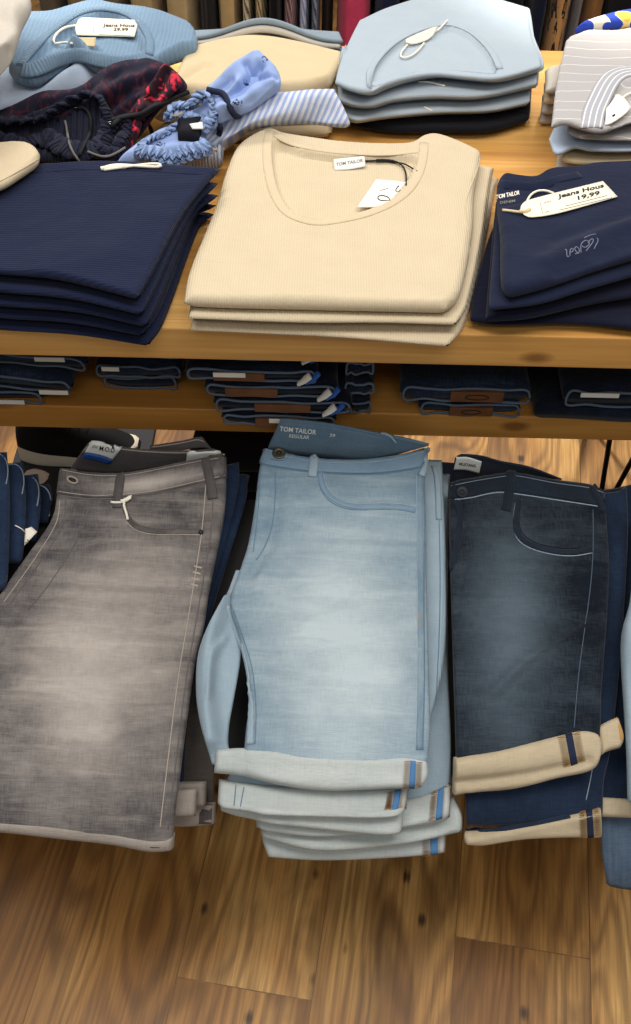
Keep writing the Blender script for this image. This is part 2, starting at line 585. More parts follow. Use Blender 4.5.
# ================================================================== SETTING
ZT, ZS = .76, .559            # heights of table top and shelf
YF = PZ((315, 331), ZT).y     # front edge of the table
def wood_floor():
    k = NT('laminate', .42, 0, .35)
    ang = math.radians(81.9)
    p0 = PZ((450, 1024), 0); nrm = Vector((-math.sin(ang), math.cos(ang), 0)); alg = Vector((math.cos(ang), math.sin(ang), 0))
    W, L = .193, 1.28
    a0 = p0.dot(nrm)
    c1 = PZ((524, 948), 0).dot(alg); c2 = PZ((250, 990), 0).dot(alg)
    v0 = k.mp(k.obj(), (1, 1, 1), (0, 0, -ang), (-c1, -a0 + W * 40, 0))
    q = k.sep(v0)
    row = k.math('SUBTRACT', k.math('FLOOR', k.math('DIVIDE', q[1], W)), 39.)
    xo = k.math('SUBTRACT', q[0], k.math('MULTIPLY', row, (c2 - c1) / 2 + L / 2))
    vv = k.new('ShaderNodeCombineXYZ'); k.link(k.math('ADD', xo, L * 20), vv.inputs[0]); k.link(q[1], vv.inputs[1])
    v = vv.outputs[0]
    br = k.new('ShaderNodeTexBrick', offset=0, offset_frequency=1, squash=1)
    k.link(v, br.inputs['Vector'])
    for nm, val in (('Scale', 1), ('Mortar Size', .0008), ('Mortar Smooth', .2), ('Bias', 0), ('Brick Width', L), ('Row Height', W)):
        br.inputs[nm].default_value = val
    br.inputs['Color1'].default_value = (0, 0, 0, 1); br.inputs['Color2'].default_value = (1, 1, 1, 1); br.inputs['Mortar'].default_value = (.5, .5, .5, 1)
    rnd = k.sep(br.outputs[0])[0]
    cmb = k.new('ShaderNodeCombineXYZ'); k.link(k.math('MULTIPLY', rnd, 37.), cmb.inputs[0]); k.link(k.math('MULTIPLY', rnd, 91.), cmb.inputs[1]); k.link(k.math('MULTIPLY', rnd, 13.), cmb.inputs[2])
    add_ = k.new('ShaderNodeVectorMath', operation='ADD'); k.link(v, add_.inputs[0]); k.link(cmb.outputs[0], add_.inputs[1]); g = add_.outputs[0]
    warp = k.noise(k.mp(g, (1.5, 6.5, 1)), 1, 2.4, .5, .3)
    y = k.sep(g)[1]
    rings = k.math('SINE', k.math('ADD', k.math('MULTIPLY', y, 210.), k.math('MULTIPLY', warp, 95.)))
    fine = k.noise(k.mp(g, (9, 260, 1)), 1, 3, .6)
    big = k.noise(k.mp(g, (1.6, 5, 1)), 1, 3, .55, .6)
    tone = k.ramp(big, [(.32, '74502a'), (.43, '9f7038'), (.54, 'c29050'), (.66, 'e0b26c')])
    tone = k.mix(k.rng(rnd, 0, 1, 0, .5), tone, '7a5026')
    tone = k.mix(k.rng(rings, -1, .6, .42, 0), tone, '4a2c12')
    tone = k.mix(k.rng(fine, .35, .60, .38, 0), tone, '50321a')
    vo = k.new('ShaderNodeTexVoronoi'); k.link(k.mp(g, (9, 14, 1)), vo.inputs['Vector']); vo.inputs['Scale'].default_value = 1
    dark_ = k.rng(k.noise(k.mp(g, (3.2, 9, 1), (0, 0, 0), (3, 7, 1)), 1, 3, .6, .8), .52, .68, 0, .62)
    tone = k.mix(dark_, tone, '4f3318')
    spot = k.rng(k.math('ADD', vo.outputs['Distance'], k.rng(fine, 0, 1, -.06, .06)), .05, .12, .85, 0)
    tone = k.mix(spot, tone, '20120a')
    tone = k.mix(k.math('MULTIPLY', br.outputs['Fac'], .5), tone, '3a2410')
    k.bump(k.math('ADD', fine, k.math('MULTIPLY', br.outputs['Fac'], -2.)), .12, .002)
    return k.col(tone)
M_floor = wood_floor()
def wood_pine(name, axis_scale, c=('b98340', 'd39d53', 'e6b66c'), seam=True):
    k = NT(name, .5, 0, .3)
    v = k.obj()
    warp = k.noise(k.mp(v, (1.3, 5, 5)), 1, 2, .5)
    s = k.sep(v)
    y = k.math('ADD', s[1], s[2])
    rings = k.math('SINE', k.math('ADD', k.math('MULTIPLY', y, 150.), k.math('MULTIPLY', warp, 36.)))
    fine = k.noise(k.mp(v, (5, 150, 150)), 1, 3)
    big = k.noise(k.mp(v, (1.2, 9, 9)), 1, 3)
    tone = k.ramp(big, [(.32, c[0]), (.5, c[1]), (.68, c[2])])
    tone = k.mix(k.rng(rings, -.2, 1, .0, .22), tone, '9a6428')
    tone = k.mix(k.rng(fine, .4, .65, .25, 0), tone, '96602a')
    vo = k.new('ShaderNodeTexVoronoi'); k.link(k.mp(v, (5, 7, 11)), vo.inputs['Vector']); vo.inputs['Scale'].default_value = 1
    tone = k.mix(k.rng(vo.outputs['Distance'], .06, .13, .75, 0), tone, '6e3f18')
    if seam:
        st = k.math('ABSOLUTE', k.math('SUBTRACT', k.math('FRACT', k.math('MULTIPLY', s[1], 1 / .125)), .5))
        tone = k.mix(k.rng(st, .0, .01, .45, 0), tone, '7a4a1c')
    k.bump(k.math('ADD', fine, k.math('MULTIPLY', rings, .15)), .12, .001)
    return k.col(tone)
M_pine = wood_pine('pine', 1)
M_shelf = wood_pine('pine_shelf', 1, ('a8722f', 'bf8840', 'd09a50'))
M_steel = plain('black_steel', '17171a', .45, .4, .6)
M_wall = plain('wall_paint', '8a8178', .9, .1)
struct(box('floor', (-3, -1.2, -.05), (3, 4.2, 0), M_floor, bev=0))
struct(box('wall_back', (-3, 4.1, 0), (3, 4.2, 3), M_wall, bev=0))

# ---------------------------------------------------------------- display table
tb = thing('display_table', 'honey-coloured pine display table with a lower shelf and black hairpin legs', 'table', (-.2, YF + .39, 0))
XL, XR, YB = -1.25, .95, YF + .742
FACE = .0475
box('tabletop', (XL, YF, ZT - FACE), (XR, YB, ZT), M_pine, tb, .003)
YS = PZ((315, 412), ZS).y
box('shelf', (XL + .03, YS, ZS - .042), (XR - .03, YB - .05, ZS), M_shelf, tb, .003)
def hairpin(x, y, dx):
    # two rods that meet at the foot, through the shelf up to the top
    sp = .062
    P = [(x - sp * 1.55, y, ZT - FACE), (x - sp * .3, y + .0, .06), (x - .008, y, .012), (x + .008, y, .012), (x + sp * .3, y, .06), (x + sp * 1.55, y, ZT - FACE)]
    tube('leg', P, .0052, M_steel, tb, n=60)
    return
px = PY((618.5, 462), 1.36)
hairpin(px.x, 1.36, 1)
hairpin(px.x, YB - .12, 1)
hairpin(-1.1, 1.36, -1); hairpin(-1.1, YB - .12, -1)

# ---------------------------------------------------------------- ceiling lights of the shop, plus added fill lights
def area(name, loc, size, power, col=(1, .95, .88), rot=(0, 0, 0)):
    ld = bpy.data.lights.new(name, 'AREA'); ld.shape = 'RECTANGLE'; ld.size, ld.size_y = size; ld.energy = power; ld.color = col
    o = bpy.data.objects.new(name, ld); C.objects.link(o); o.location = loc; o.rotation_euler = rot; return o
area('ceiling_light', (-.6, .75, 2.9), (1.2, .8), 26)
area('ceiling_light', (.7, .45, 2.9), (1.2, .8), 26)
area('ceiling_light', (0, -1.0, 2.9), (1.6, .6), 16)
area('back_fill_light', (.5, 2.4, 2.3), (2.6, .12), 24, rot=(-.42, 0, 0))  # unseen strip added to brighten the floor behind the table
area('back_fill_light', (-1.1, 2.4, 2.3), (1.0, .12), 16, rot=(-.42, 0, 0))  # second added fill strip, further left
def spot(loc, to, power, deg):  # narrow unseen spots added to lift the floor behind the table
    ld = bpy.data.lights.new('floor_fill_spot', 'SPOT'); ld.energy = power; ld.spot_size = math.radians(deg); ld.spot_blend = .5; ld.shadow_soft_size = .06; ld.color = (1, .93, .82)
    o = bpy.data.objects.new('floor_fill_spot', ld); C.objects.link(o); o.location = loc
    o.rotation_euler = (Vector(to) - Vector(loc)).to_track_quat('-Z', 'Y').to_euler()
spot((.55, 2.42, 2.35), (.45, 1.42, 0), 210, 22)
spot((-.5, 2.42, 2.35), (-.45, 1.43, 0), 210, 22)
w = bpy.data.worlds.new('ambient_fill'); SC.world = w; w.use_nodes = True  # even ambient fill added from every side
w.node_tree.nodes['Background'].inputs[0].default_value = (1, .97, .93, 1)
w.node_tree.nodes['Background'].inputs[1].default_value = .30
SC.view_settings.view_transform = 'Standard'; SC.view_settings.look = 'None'
SC.view_settings.exposure = 0; SC.view_settings.gamma = 1; SC.view_settings.use_curve_mapping = False
# ================================================================== FRONT ROW ON THE TABLE
M_navyknit = knit('navy_waffle', '18203c', '0e142a', rib=.0036, ribdir='Y', ribamp=.35, ribcol=.18)
M_cream = knit('cream_rib', 'cfc0a4', 'bcab8d', rib=.0030, ribdir='X', ribamp=.3, ribcol=.07, mott=.2)
M_creambind = knit('cream_binding', 'cdbda1', 'b9a789', mott=.2)
M_navytee = knit('navy_jersey', '1a2139', '10162a', mott=.35)
M_blacktee = knit('black_navy_jersey', '12162a', '0a0c18', mott=.3)
M_white = plain('white_cord', 'ece6d8', .8, .2)
M_card = plain('tag_card', 'ece3d0', .7, .2, var=.04)
M_cardw = plain('white_card', 'f2ece0', .7, .2, var=.03)
M_ink = plain('ink', '26231f', .7)
M_ink2 = plain('grey_ink', '77726a', .7)
M_jute = plain('jute_string', 'd9c7a0', .9)
M_blackcord = plain('black_cord', '16161a', .7)
M_label = plain('woven_label', 'e4e6e2', .7)
S0 = flat(ZT)

def under(f, amp): return lambda X, t, u=0, v=0: f(X, t, u, v) - amp
# ---- navy waffle shorts, five
LT = .0172
fronts = [[(-60, 268), (0, 273), (60, 279), (137, 298)], [(-60, 284), (0, 291), (70, 298), (141, 314)], [(-60, 298), (0, 305), (75, 311), (145, 326)],
          [(-60, 309), (0, 317), (70, 322), (142, 335)], [(-60, 322), (0, 329), (75, 334), (147, 345)]]
rights = [[(150, 275), (184, 212)], [(154, 288), (188, 216)], [(158, 300), (190, 222)], [(160, 306), (192, 222)], [(164, 318), (196, 232)]]
backs = [[(-60, 172), (40, 166), (110, 163), (218, 170)], [(-60, 180), (60, 176), (216, 184)], [(-60, 190), (60, 186), (216, 196)], [(-60, 200), (60, 196), (214, 206)], [(-60, 210), (60, 206), (212, 216)]]
names = ['navy knit shorts with white drawstring, topmost of the stack at left',
         'navy knit shorts, second from the top of the stack at left',
         'navy knit shorts, middle of the five stacked at left',
         'navy knit shorts, second from the bottom of the stack at left',
         'navy waffle-knit shorts lying on the pine at the bottom of the left stack']
for i in range(4, -1, -1):
    b = (4 - i) * (LT + .0004)
    t = thing('knit_shorts', names[i], 'shorts', (-.25, YF + .2, ZT + b), 'navy knit shorts stacked at the left')
    o = slab2('body', S0, fronts[i], backs[i], right=rights[i], T=LT, m=M_navyknit, parent=t, base=b, n=(36, 44) if i else (60, 70),
             r=(.014, .010, .012, .012), shift=(2.5, -.5), bump=under(add(wr((.0022, 9, 14, i, 3), (.0008, 30, 40, i + 5)),
             creases(S0, b + LT, [([(60, 170), (80, 190), (75, 215)], -.0015, .012), ([(150, 215), (120, 250), (60, 262)], .0018, .03)])), 0) if i == 0 else under(wr((.0012, 9, 14, i)), .0012))
    slab('hem_fold', S0, [(p[0] + 3, p[1] - 1.5) for p in fronts[i]], [(p[0] + 4, p[1] - 12) for p in fronts[i]], T=LT * .46, m=M_navyknit, parent=o, base=b + LT * .04,
         n=(24, 6), r=(.004, .004, .002, .004)) if i == 99 else None
    if i == 0:
        ribbon('waistband_seam', [(-20, 178), (45, 172), (110, 169.5), (222, 176)], .0016, .0006, M_navyknit, o, B(o))
        d = thing('x', '', ''); bpy.data.objects.remove(d)
        q = cord('drawstring', [(101, 170), (112, 166.5), (125, 167), (138, 168.5), (152, 169.5), (163, 170), (164.5, 167.5), (158, 166), (146, 167), (133, 168), (120, 169.5), (104, 171)], .0017, M_white, t, B(o), lifts=.002)
        cord('cord_end', [(101, 170.5), (108, 169.5), (118, 169), (126, 168.6)], .0026, M_white, q, B(o))

# ---- cream folded sleeve piece left of the swim shorts
t = thing('folded_shirt', 'cream cotton shirt folded at the left edge, behind the navy knit shorts', 'shirt', (-.42, YF + .35, ZT))
zc = ZT + .093
slab('body', flat(zc), [(-70, 200), (-30, 196), (0, 188), (20, 176), (38, 163)], [(-70, 150), (-20, 146), (0, 145), (14, 144.5), (28, 147)], right=[(40, 156), (36, 150)],
     T=.016, m=M_creambind, parent=t, n=(40, 26), bump=wr((.002, 20, 20, 3)))
ribbon('hem_seam', [(-20, 190), (0, 181), (20, 170), (38, 159)], .0022, .0010, M_creambind, t, None)
for kk in range(5):
    slab('folded_layer', flat(ZT), [(-.66, 1.155), (-.50, 1.155)], [(-.66, 1.25), (-.50, 1.25)], T=.018, m=M_creambind, parent=t, base=kk * .0185, n=(14, 14), px=False)

# ---- cream ribbed tops, three
CT = .0185
cf = [[(184, 303), (230, 305), (300, 306.5), (370, 308), (446, 309.5)], [(188, 318), (300, 322), (380, 322), (456, 324)], [(190, 330), (260, 333), (340, 337), (448, 346)]]
cr = [[(461, 292), (472, 236), (474, 196), (478, 175)], [(468, 300), (482, 236), (488, 190)], [(465, 320), (484, 240), (493, 192)]]
cl = [[(190, 272), (213, 216), (227, 172), (240, 146)], [(196, 284), (220, 222)], [(198, 300), (222, 234)]]
cb = [[(268, 129), (283, 137), (310, 142), (343, 146), (385, 148), (412, 147), (425, 140), (438, 138.5), (460, 146), (481, 156)],
      [(262, 140), (343, 156), (430, 158), (492, 170)], [(262, 152), (343, 166), (430, 168), (497, 182)]]
cn = ['cream ribbed scoop-neck tank with hang tag, topmost of the middle stack', 'cream ribbed tank in the middle of the central stack of three', 'cream ribbed tank lying on the pine at the bottom of the central stack']
NECK = [(270, 131), (267, 146), (268, 166), (273, 190), (285, 211), (300, 219), (318, 222.5), (340, 220), (366, 214), (392, 203), (410, 188), (420, 170), (423, 155), (424, 143)]
for i in (2, 1, 0):
    b = (2 - i) * (CT + .0004)
    t = thing('ribbed_tank_shirt', cn[i], 'shirt', (.02, YF + .15, ZT + b), 'cream ribbed tanks in the middle stack')
    if i:
        o = slab2('body', S0, cf[i], cb[i], cl[i], cr[i], CT, M_cream, t, b, (44, 40), r=(.010, .009, .012, .012), bump=under(wr((.0018, 9, 9, i)), .0018))
    else:
        nk = [(262, 136)] + [(p[0] + (4 if p[0] < 300 else (-4 if p[0] > 390 else 0)), p[1] - 3) for p in NECK[1:-1]] + [(430, 150), (400, 153), (343, 151), (300, 143)]
        nk = [(275, 139), (271, 152), (272, 168), (277, 188), (288, 207), (302, 215), (319, 218), (340, 216), (364, 210), (388, 199), (405, 184), (414, 168), (417, 158), (400, 155), (343, 155), (305, 151), (287, 144)]
        o = slab('body', S0, cf[0], cb[0], cl[0], cr[0], CT, M_cream, t, b, (120, 120), r=(.010, .010, .006, .014),
                 bump=add(hollow(S0, b + CT, nk, .0085, .004), wr((.0016, 8, 9, 2.2, 2), (.0006, 26, 22, 8)),
                          creases(S0, b + CT, [([(240, 160), (236, 215), (215, 260)], .002, .02), ([(455, 180), (450, 240), (440, 280)], .0025, .02), ([(300, 235), (350, 240), (400, 228)], -.0012, .02)])))
        ribbon('neckband', NECK, .0125, .0012, M_creambind, t, B(o), step=4)
        ribbon('back_neckband', [(274, 134), (290, 143), (315, 149), (345, 152.5), (385, 154), (420, 151)], .010, .0012, M_creambind, t, B(o))
        ribbon('armhole_seam', [(481, 158), (475, 176), (466, 200), (466, 222), (472, 238), (469, 262)], .002, .0008, M_creambind, t, B(o))
        lb = patch('woven_label', [(334.5, 171), (350, 170), (365.5, 167)], [(333.5, 160), (349, 158.5), (364.5, 157)], M_label, t, B(o), .0008, lift=.001, flatten=True)
        lettering('TOM TAILOR', (336, 166.2), (363, 162), (0, -3.2), M_ink2, lb, B(lb), .0004, .02)
        hg = patch('hang_tag', [(357, 209), (380, 208), (393, 200)], [(376, 181), (394, 182.5), (406, 184)], M_cardw, t, B(o), .0008, lift=.002, flatten=True)
        cord('loop_print', [(391, 200), (380, 201.5), (376, 197.5), (379, 195), (388, 197), (394, 198)], .0006, M_ink, hg, B(hg), step=3)
        cord('loop_print', [(399, 186), (395, 189), (396, 194), (400, 190)], .0006, M_ink, hg, B(hg), step=3)
        ribbon('small_print_line', [(380, 190.5), (388, 188.5)], .0016, .0003, M_ink2, hg, B(hg), step=2)
        cd_ = cord('tag_cord', [(364, 161), (375, 161.5), (385, 162.2), (393, 162.8), (402, 166), (407, 175), (406, 186)], .0011, M_blackcord, t, B(o), lifts=.003)
        cord('cord_strand', [(393, 162.8), (404, 166), (412, 169), (417, 172)], .0010, M_blackcord, cd_, B(o), lifts=.003)
        cord('cord_knot', [(376, 161.5), (384, 162), (394, 163)], .0020, M_blackcord, cd_, B(o), lift=.003)

# ---- navy tees on the right
NT_ = .019
nf = [[(509, 296), (540, 288), (568, 279), (600, 268), (660, 250)], [(490, 309), (540, 303), (590, 288), (660, 268)], [(486, 319), (530, 316), (590, 303), (660, 292)], [(470, 320), (498, 324), (560, 323), (600, 325), (670, 333)]]
nl = [[(501, 282), (500, 240), (497, 210), (497, 186)], [(489, 300), (494, 240)], [(486, 312), (492, 240)], [(474, 290), (488, 240)]]
nb = [[(503, 176), (520, 179), (537, 180), (552, 173), (579, 170), (604, 166), (680, 162)], [(498, 190), (580, 182), (680, 176)], [(496, 202), (580, 192), (680, 188)], [(499, 216), (580, 204), (690, 200)]]
nn_ = ['navy t-shirt with paper price tag, topmost of the right front stack', 'navy jersey t-shirt second from the top of the right front stack',
       'dark navy t-shirt third from the top of the right front stack', 'blackish navy t-shirt at the bottom of the right front stack']
for i in (3, 2, 1, 0):
    b = (3 - i) * (NT_ + .0004)
    t = thing('folded_tee', nn_[i], 't-shirt', (.3, YF + .15, ZT + b), 'navy t-shirts in the right front stack')
    if i:
        o = slab2('body', S0, nf[i], nb[i], nl[i], (), NT_, M_blacktee if i > 1 else M_navytee, t, b, (44, 40), r=(.012, .012, .012, .010), bump=under(wr((.002, 9, 12, i, 4)), .002))
    else:
        nk = [(499, 188), (500, 206), (520, 204), (545, 196), (556, 188), (552, 181), (530, 184), (512, 182)]
        o = slab('body', S0, nf[0], nb[0], nl[0], (), NT_, M_navytee, t, b, (90, 80), r=(.014, .012, .008, .008),
                 bump=add(hollow(S0, b + NT_, nk, .004, .006), wr((.002, 8, 12, 4.2, 5), (.0009, 20, 30, 1)),
                          creases(S0, b + NT_, [([(545, 262), (590, 240), (640, 222)], .004, .012), ([(560, 272), (610, 252), (650, 240)], -.003, .012), ([(555, 240), (600, 225), (631, 215)], -.0015, .01)])))
        ribbon('neckband', [(500, 184), (520, 187.5), (540, 187), (556, 180), (580, 175)], .014, .0014, M_navytee, t, B(o))
        lettering('TOM TAILOR', (496.5, 199.5), (519.5, 195), (0, -4.2), M_cardw, o, B(o), .0008, .02)
        lettering('DENIM', (500, 204.5), (515, 202.5), (0, -2.6), M_ink2, o, B(o), .0008, .02)
        msil = plain('silver_print', '6d7389', .6)
        for q in ([(565, 250), (566.5, 248), (567, 258), (569, 256)], [(570, 256), (570, 249), (574, 248), (572, 253), (570, 252)], [(575, 254), (580, 252), (577, 246), (574, 249), (579, 254)],
                  [(581, 253), (581, 244), (586, 240), (590, 243), (585, 248), (582, 246)], [(586, 251), (590, 246), (594, 240), (592, 238), (588, 243)], [(594, 249), (597, 243), (599, 240), (597, 238)], [(584, 238), (590, 235), (596, 234)]):
            ribbon('chest_print', q, .0011, .0003, msil, o, B(o), step=1.6)
        tg = patch('price_tag', [(521, 214), (525, 217.5), (533, 219), (560, 214.5), (617, 198.5)], [(520.5, 208), (523, 204.5), (528, 202), (552, 195.5), (602.5, 183)], M_card, t, B(o), .0008, lift=.002, n=(24, 8), left=[(520, 211)], flatten=True)
        lettering('Jeans Hous', (558, 198.6), (604, 187.2), (-.6, -3.9), M_ink, tg, B(tg), .0004, .03)
        lettering('19,99', (578, 200), (600, 194.6), (-.6, -3.9), M_ink, tg, B(tg), .0004, .03)
        for (a, b_) in (((566, 206), (607, 195.6)), ((560, 210), (612, 197.6)), ((545, 212.5), (549, 211.3))):
            ribbon('small_print_line', [a, b_], .0012, .0003, M_ink2, tg, B(tg), step=2.5)
        lettering('XXL', (544, 204), (552, 202), (-.3, -1.8), M_ink2, tg, B(tg), .0004)
        ribbon('punched_line', [(540, 201.5), (542.5, 214)], .0006, .0003, M_ink2, tg, B(tg), step=2)
        st = cord('tag_string', [(531.5, 211.5), (524, 215.5), (515, 214), (507, 212), (503, 211)], .0016, M_jute, t, None, lifts=.002)
        cord('string_loop', [(527, 203), (528, 197), (534, 192.6), (544, 191.3), (551, 192.5), (553, 195)], .0015, M_white, st, B(o), lift=.0025)
        cord('string_knot', [(519, 214.5), (525, 214.5), (529, 212.5)], .0026, M_jute, st, B(o), lift=.004)
# ================================================================== SECOND ROW AND BACK OF THE TABLE
def box_layers(name, label, cat, group, X0, X1, Y0, Y1, zs, T, m, seed=0, n=(16, 16)):
    pass
M_lblue = knit('light_blue_jersey', 'b7c7dd', '9db2cc', mott=.3)
M_paleblue = knit('pale_blue_jersey', 'a9b6c1', '97a6b4', mott=.25)
M_sweater = knit('blue_pointelle_knit', '7b95ae', '6a859f', rib=.006, ribdir='X', ribamp=.5, mott=.3)
M_swrib = knit('blue_knit_rib', '7a93ab', '68839c', rib=.005, ribdir='X', ribamp=.8, mott=.2)
M_offwhite = knit('off_white_jersey', 'c4beb4', 'a9a298', mott=.25)
M_creamj = knit('cream_jersey', 'd0be9c', 'bca985', mott=.25)
M_greyblue = knit('grey_blue_jersey', 'a9b3b8', '87949d', mott=.3)
M_blackj = knit('black_jersey', '0f1018', '08080c')
def striped(name, ground, line, period, width, dirn='Y', wob=0., second=None, ratio=.5, rot=0):
    k = NT(name, .92, .1, .12)
    uv = k.mp(k.uv(), (1, 1, 1), (0, 0, rot)); s = k.sep(uv); a = s[1] if dirn == 'Y' else s[0]
    if wob: a = k.math('ADD', a, k.math('MULTIPLY', k.rng(k.noise(uv, 16, 2), .3, .7, -1, 1), wob))
    f = k.math('FRACT', k.math('DIVIDE', a, period))
    d = k.math('ABSOLUTE', k.math('SUBTRACT', f, .5))
    c = k.mix(k.rng(d, width * .8, width * 1.2, 1, 0), ground, line)
    if second:
        f2 = k.math('FRACT', k.math('DIVIDE', a, period * ratio)); d2 = k.math('ABSOLUTE', k.math('SUBTRACT', f2, .5))
        c = k.mix(k.math('MULTIPLY', k.rng(d2, width * 1.1, width * 1.8, 1, 0), .75), c, second)
    fine = k.noise(uv, 700, 2)
    c = k.mix(k.rng(fine, .3, .7, 0, .15), c, '4d4d55')
    k.bump(k.math('ADD', fine, k.rng(d, width, width * 2, 1, 0)), .3, .001)
    return k.col(c)
M_greystripe = striped('grey_white_stripe', 'b0adad', 'd8d5cf', .026, .035, 'Y', .004, '9d9ca6', .17)
M_bluestripe = striped('blue_white_stripe', 'd3d6e2', '98abd4', .0075, .24, 'X', .0012, rot=.45)

# ---- far left: off-white shirt
t = thing('folded_shirt', 'off-white shirt slumped at the far left, against the blue knit sweater', 'shirt', (-.72, YF + .75, ZT))
zc = .93
o = slab('body', flat(zc), [(-70, 110), (-30, 100), (0, 62), (8, 52)], [(-70, -40), (-20, -25), (10, -12), (30, -2)], right=[(15, 45), (22, 26), (31, 8)], T=.03, m=M_offwhite, parent=t, n=(40, 40), r=(.02, .02, .02, .02),
         bump=wr((.012, 16, 12, 3, 8), (.006, 36, 26, 7)))
for kk in range(6):
    slab('folded_layer', flat(ZT), [(-.80, 1.44), (-.515, 1.43)], [(-.80, 1.64), (-.535, 1.64)], T=.026, m=M_offwhite if kk % 2 else M_lblue, parent=t, base=kk * .0275, n=(14, 14), px=False, r=(.013,) * 4)

# ---- light blue shirts under the sweater
def pile_under(name, labels, cat, group, front, back, z0, T, mats, seed):
    for i, lb in enumerate(labels):
        tt = thing(name, lb, cat, (sum(p[0] for p in front) / len(front), front[0][1], z0 + i * (T + .0005)), group)
        slab('body', flat(z0), [(p[0] + .004 * ((i * 7) % 3 - 1), p[1] + .003 * ((i * 5) % 3 - 1)) for p in front], back, T=T, m=mats[i % len(mats)], parent=tt, base=i * (T + .0005), n=(20, 16), r=(T * .55, T * .55, T * .55, T * .55), px=False,
             bump=under(wr((.0012, 12, 12, i + seed)), .0013))
zb = ZT + .052
fr = [PZ(p, zb) for p in [(-4, 128), (20, 121), (70, 108), (118, 92)]]; bk = [PZ(p, zb) for p in [(-2, 74), (30, 70), (118, 60)]]
pile_under('folded_shirt', ['light blue shirt lying on the pine at the bottom below the blue knit sweater', 'light blue shirt second from the bottom below the blue knit sweater', 'light blue shirt third from the bottom below the blue knit sweater'],
           'shirt', 'light blue shirts under the sweater', [(p.x, p.y + .07) for p in fr], [(p.x, p.y + .06) for p in bk], ZT, .0165, [M_lblue], 3)
t = thing('folded_shirt', 'light blue shirt with raised folds, directly under the blue knit sweater', 'shirt', (-.5, 1.45, zb), 'light blue shirts under the sweater')
slab('body', flat(zb), [(-4, 113), (20, 107), (70, 92), (120, 76)], [(-2, 73), (30, 68), (120, 58)], T=.022, m=M_lblue, parent=t, n=(60, 50), r=(.012,) * 4,
     bump=add(wr((.003, 12, 10, 2.5)), creases(flat(zb), .02, [([(52, 92), (66, 84), (82, 74), (96, 66)], .011, .011), ([(78, 74), (88, 78), (97, 84)], .006, .006), ([(40, 104), (60, 96)], -.003, .012)])))

# ---- blue pointelle sweater with price tag
zs = zb + .026
t = thing('knit_sweater', 'light blue open-knit sweater with paper price tag, at the back left', 'sweater', (-.5, 1.55, zs))
SS = flat(zs); TS = .027
cav = [(27, 62), (36, 50), (52, 35), (72, 20), (90, 14), (108, 13), (122, 16), (134, 24), (142, 36), (145, 50), (136, 58), (112, 57), (92, 51), (75, 48), (52, 54), (36, 62)]
o = slab('body', SS, [(9, 72), (22, 79), (36, 80), (56, 71), (77, 63), (108, 69), (138, 70), (166, 60), (196, 50)], [(28, 17), (52, 17), (75, 11), (96, 8), (120, 12), (140, 14), (165, 20), (189, 29)], left=[(13, 56), (22, 32)], right=[(198, 44), (196, 35)],
         T=TS, m=M_sweater, parent=t, n=(110, 80), r=(.010, .012, .010, .010), bump=add(hollow(SS, TS, cav, .012, .010), wr((.004, 11, 14, 5, 6), (.0022, 26, 34, 2)),
         creases(SS, TS, [([(150, 60), (158, 44), (160, 30)], -.003, .01), ([(170, 56), (182, 44)], .003, .012)])))
ribbon('neck_rib', [(22, 70), (32, 71), (52, 62), (76, 55), (100, 60), (128, 63), (146, 57)], .020, .004, M_swrib, t, B(o), step=3)
ribbon('neck_rib', [(20, 66), (34, 48), (52, 31), (72, 17), (92, 10), (112, 10), (130, 16), (143, 27), (150, 42), (149, 55)], .012, .003, M_swrib, t, B(o), step=3)
tg = patch('price_tag', [(77, 37), (80, 38), (135, 39.5)], [(79, 22.5), (86, 20.5), (139.5, 23)], M_card, t, B(o), .0008, lift=.004, left=[(76, 30)], flatten=True)
lettering('Jeans Hous', (103, 26.8), (134.5, 27.2), (.4, -3.2), M_ink, tg, B(tg), .0005, .02)
lettering('29,99', (113.5, 31), (128, 31.2), (.3, -3), M_ink, tg, B(tg), .0005, .02)
ribbon('small_print_line', [(99, 34.6), (131, 36)], .0012, .0003, M_ink2, tg, B(tg), step=2.5)
ribbon('small_print_line', [(93, 25), (93.5, 33)], .0009, .0003, M_ink2, tg, B(tg), step=2)
tl = patch('paper_label', [(67, 46.5), (95, 48)], [(70, 39), (96, 39)], plain('kraft_label', 'd8c49a', .8), t, B(o), .001, lift=.003, flatten=True)
cord('tag_string', [(80, 28), (66, 27), (56, 34), (50, 43), (52, 48), (62, 45), (72, 43)], .0018, M_white, t, B(o), lift=.004)

def OFF(S, d): return Surf([(S.p[i].x + S.nr[i].x * d, S.p[i].y + S.nr[i].y * d) for i in range(0, 60, 6)] + [(S.p[59].x + S.nr[59].x * d, S.p[59].y + S.nr[59].y * d)])
# ---- navy swim shorts with red print
M_swim = None
def swim_print(name, ground, ink, amt):
    k = NT(name, .75, .05, .25); uv = k.uv()
    n1 = k.noise(k.mp(uv, (70, 70, 1)), 1, 3, .65, 1.2)
    v = k.new('ShaderNodeTexVoronoi', feature='DISTANCE_TO_EDGE'); k.link(k.mp(uv, (55, 55, 1)), v.inputs['Vector']); v.inputs['Scale'].default_value = 1
    f = k.math('MULTIPLY', k.rng(n1, .47, .53, 0, 1), k.rng(v.outputs[0], .04, .14, 1, 0))
    return k.col(k.mix(k.math('MULTIPLY', f, amt), ground, ink))
M_swimdark = swim_print('dark_swim_cloth', '15142a', '58222f', .6)
M_swimred = swim_print('red_print_cloth', '2a1220', 'e0304a', 1.)
def ruche(name, c):
    k = NT(name, .8, .05, .2); uv = k.uv()
    w_ = k.wave(uv, .314 / .0042, 'X', .8, 2, 4)
    k.bump(w_, .9, .002)
    return k.col(k.mix(k.rng(w_, 0, .6, .45, 0), c, '05050a'))
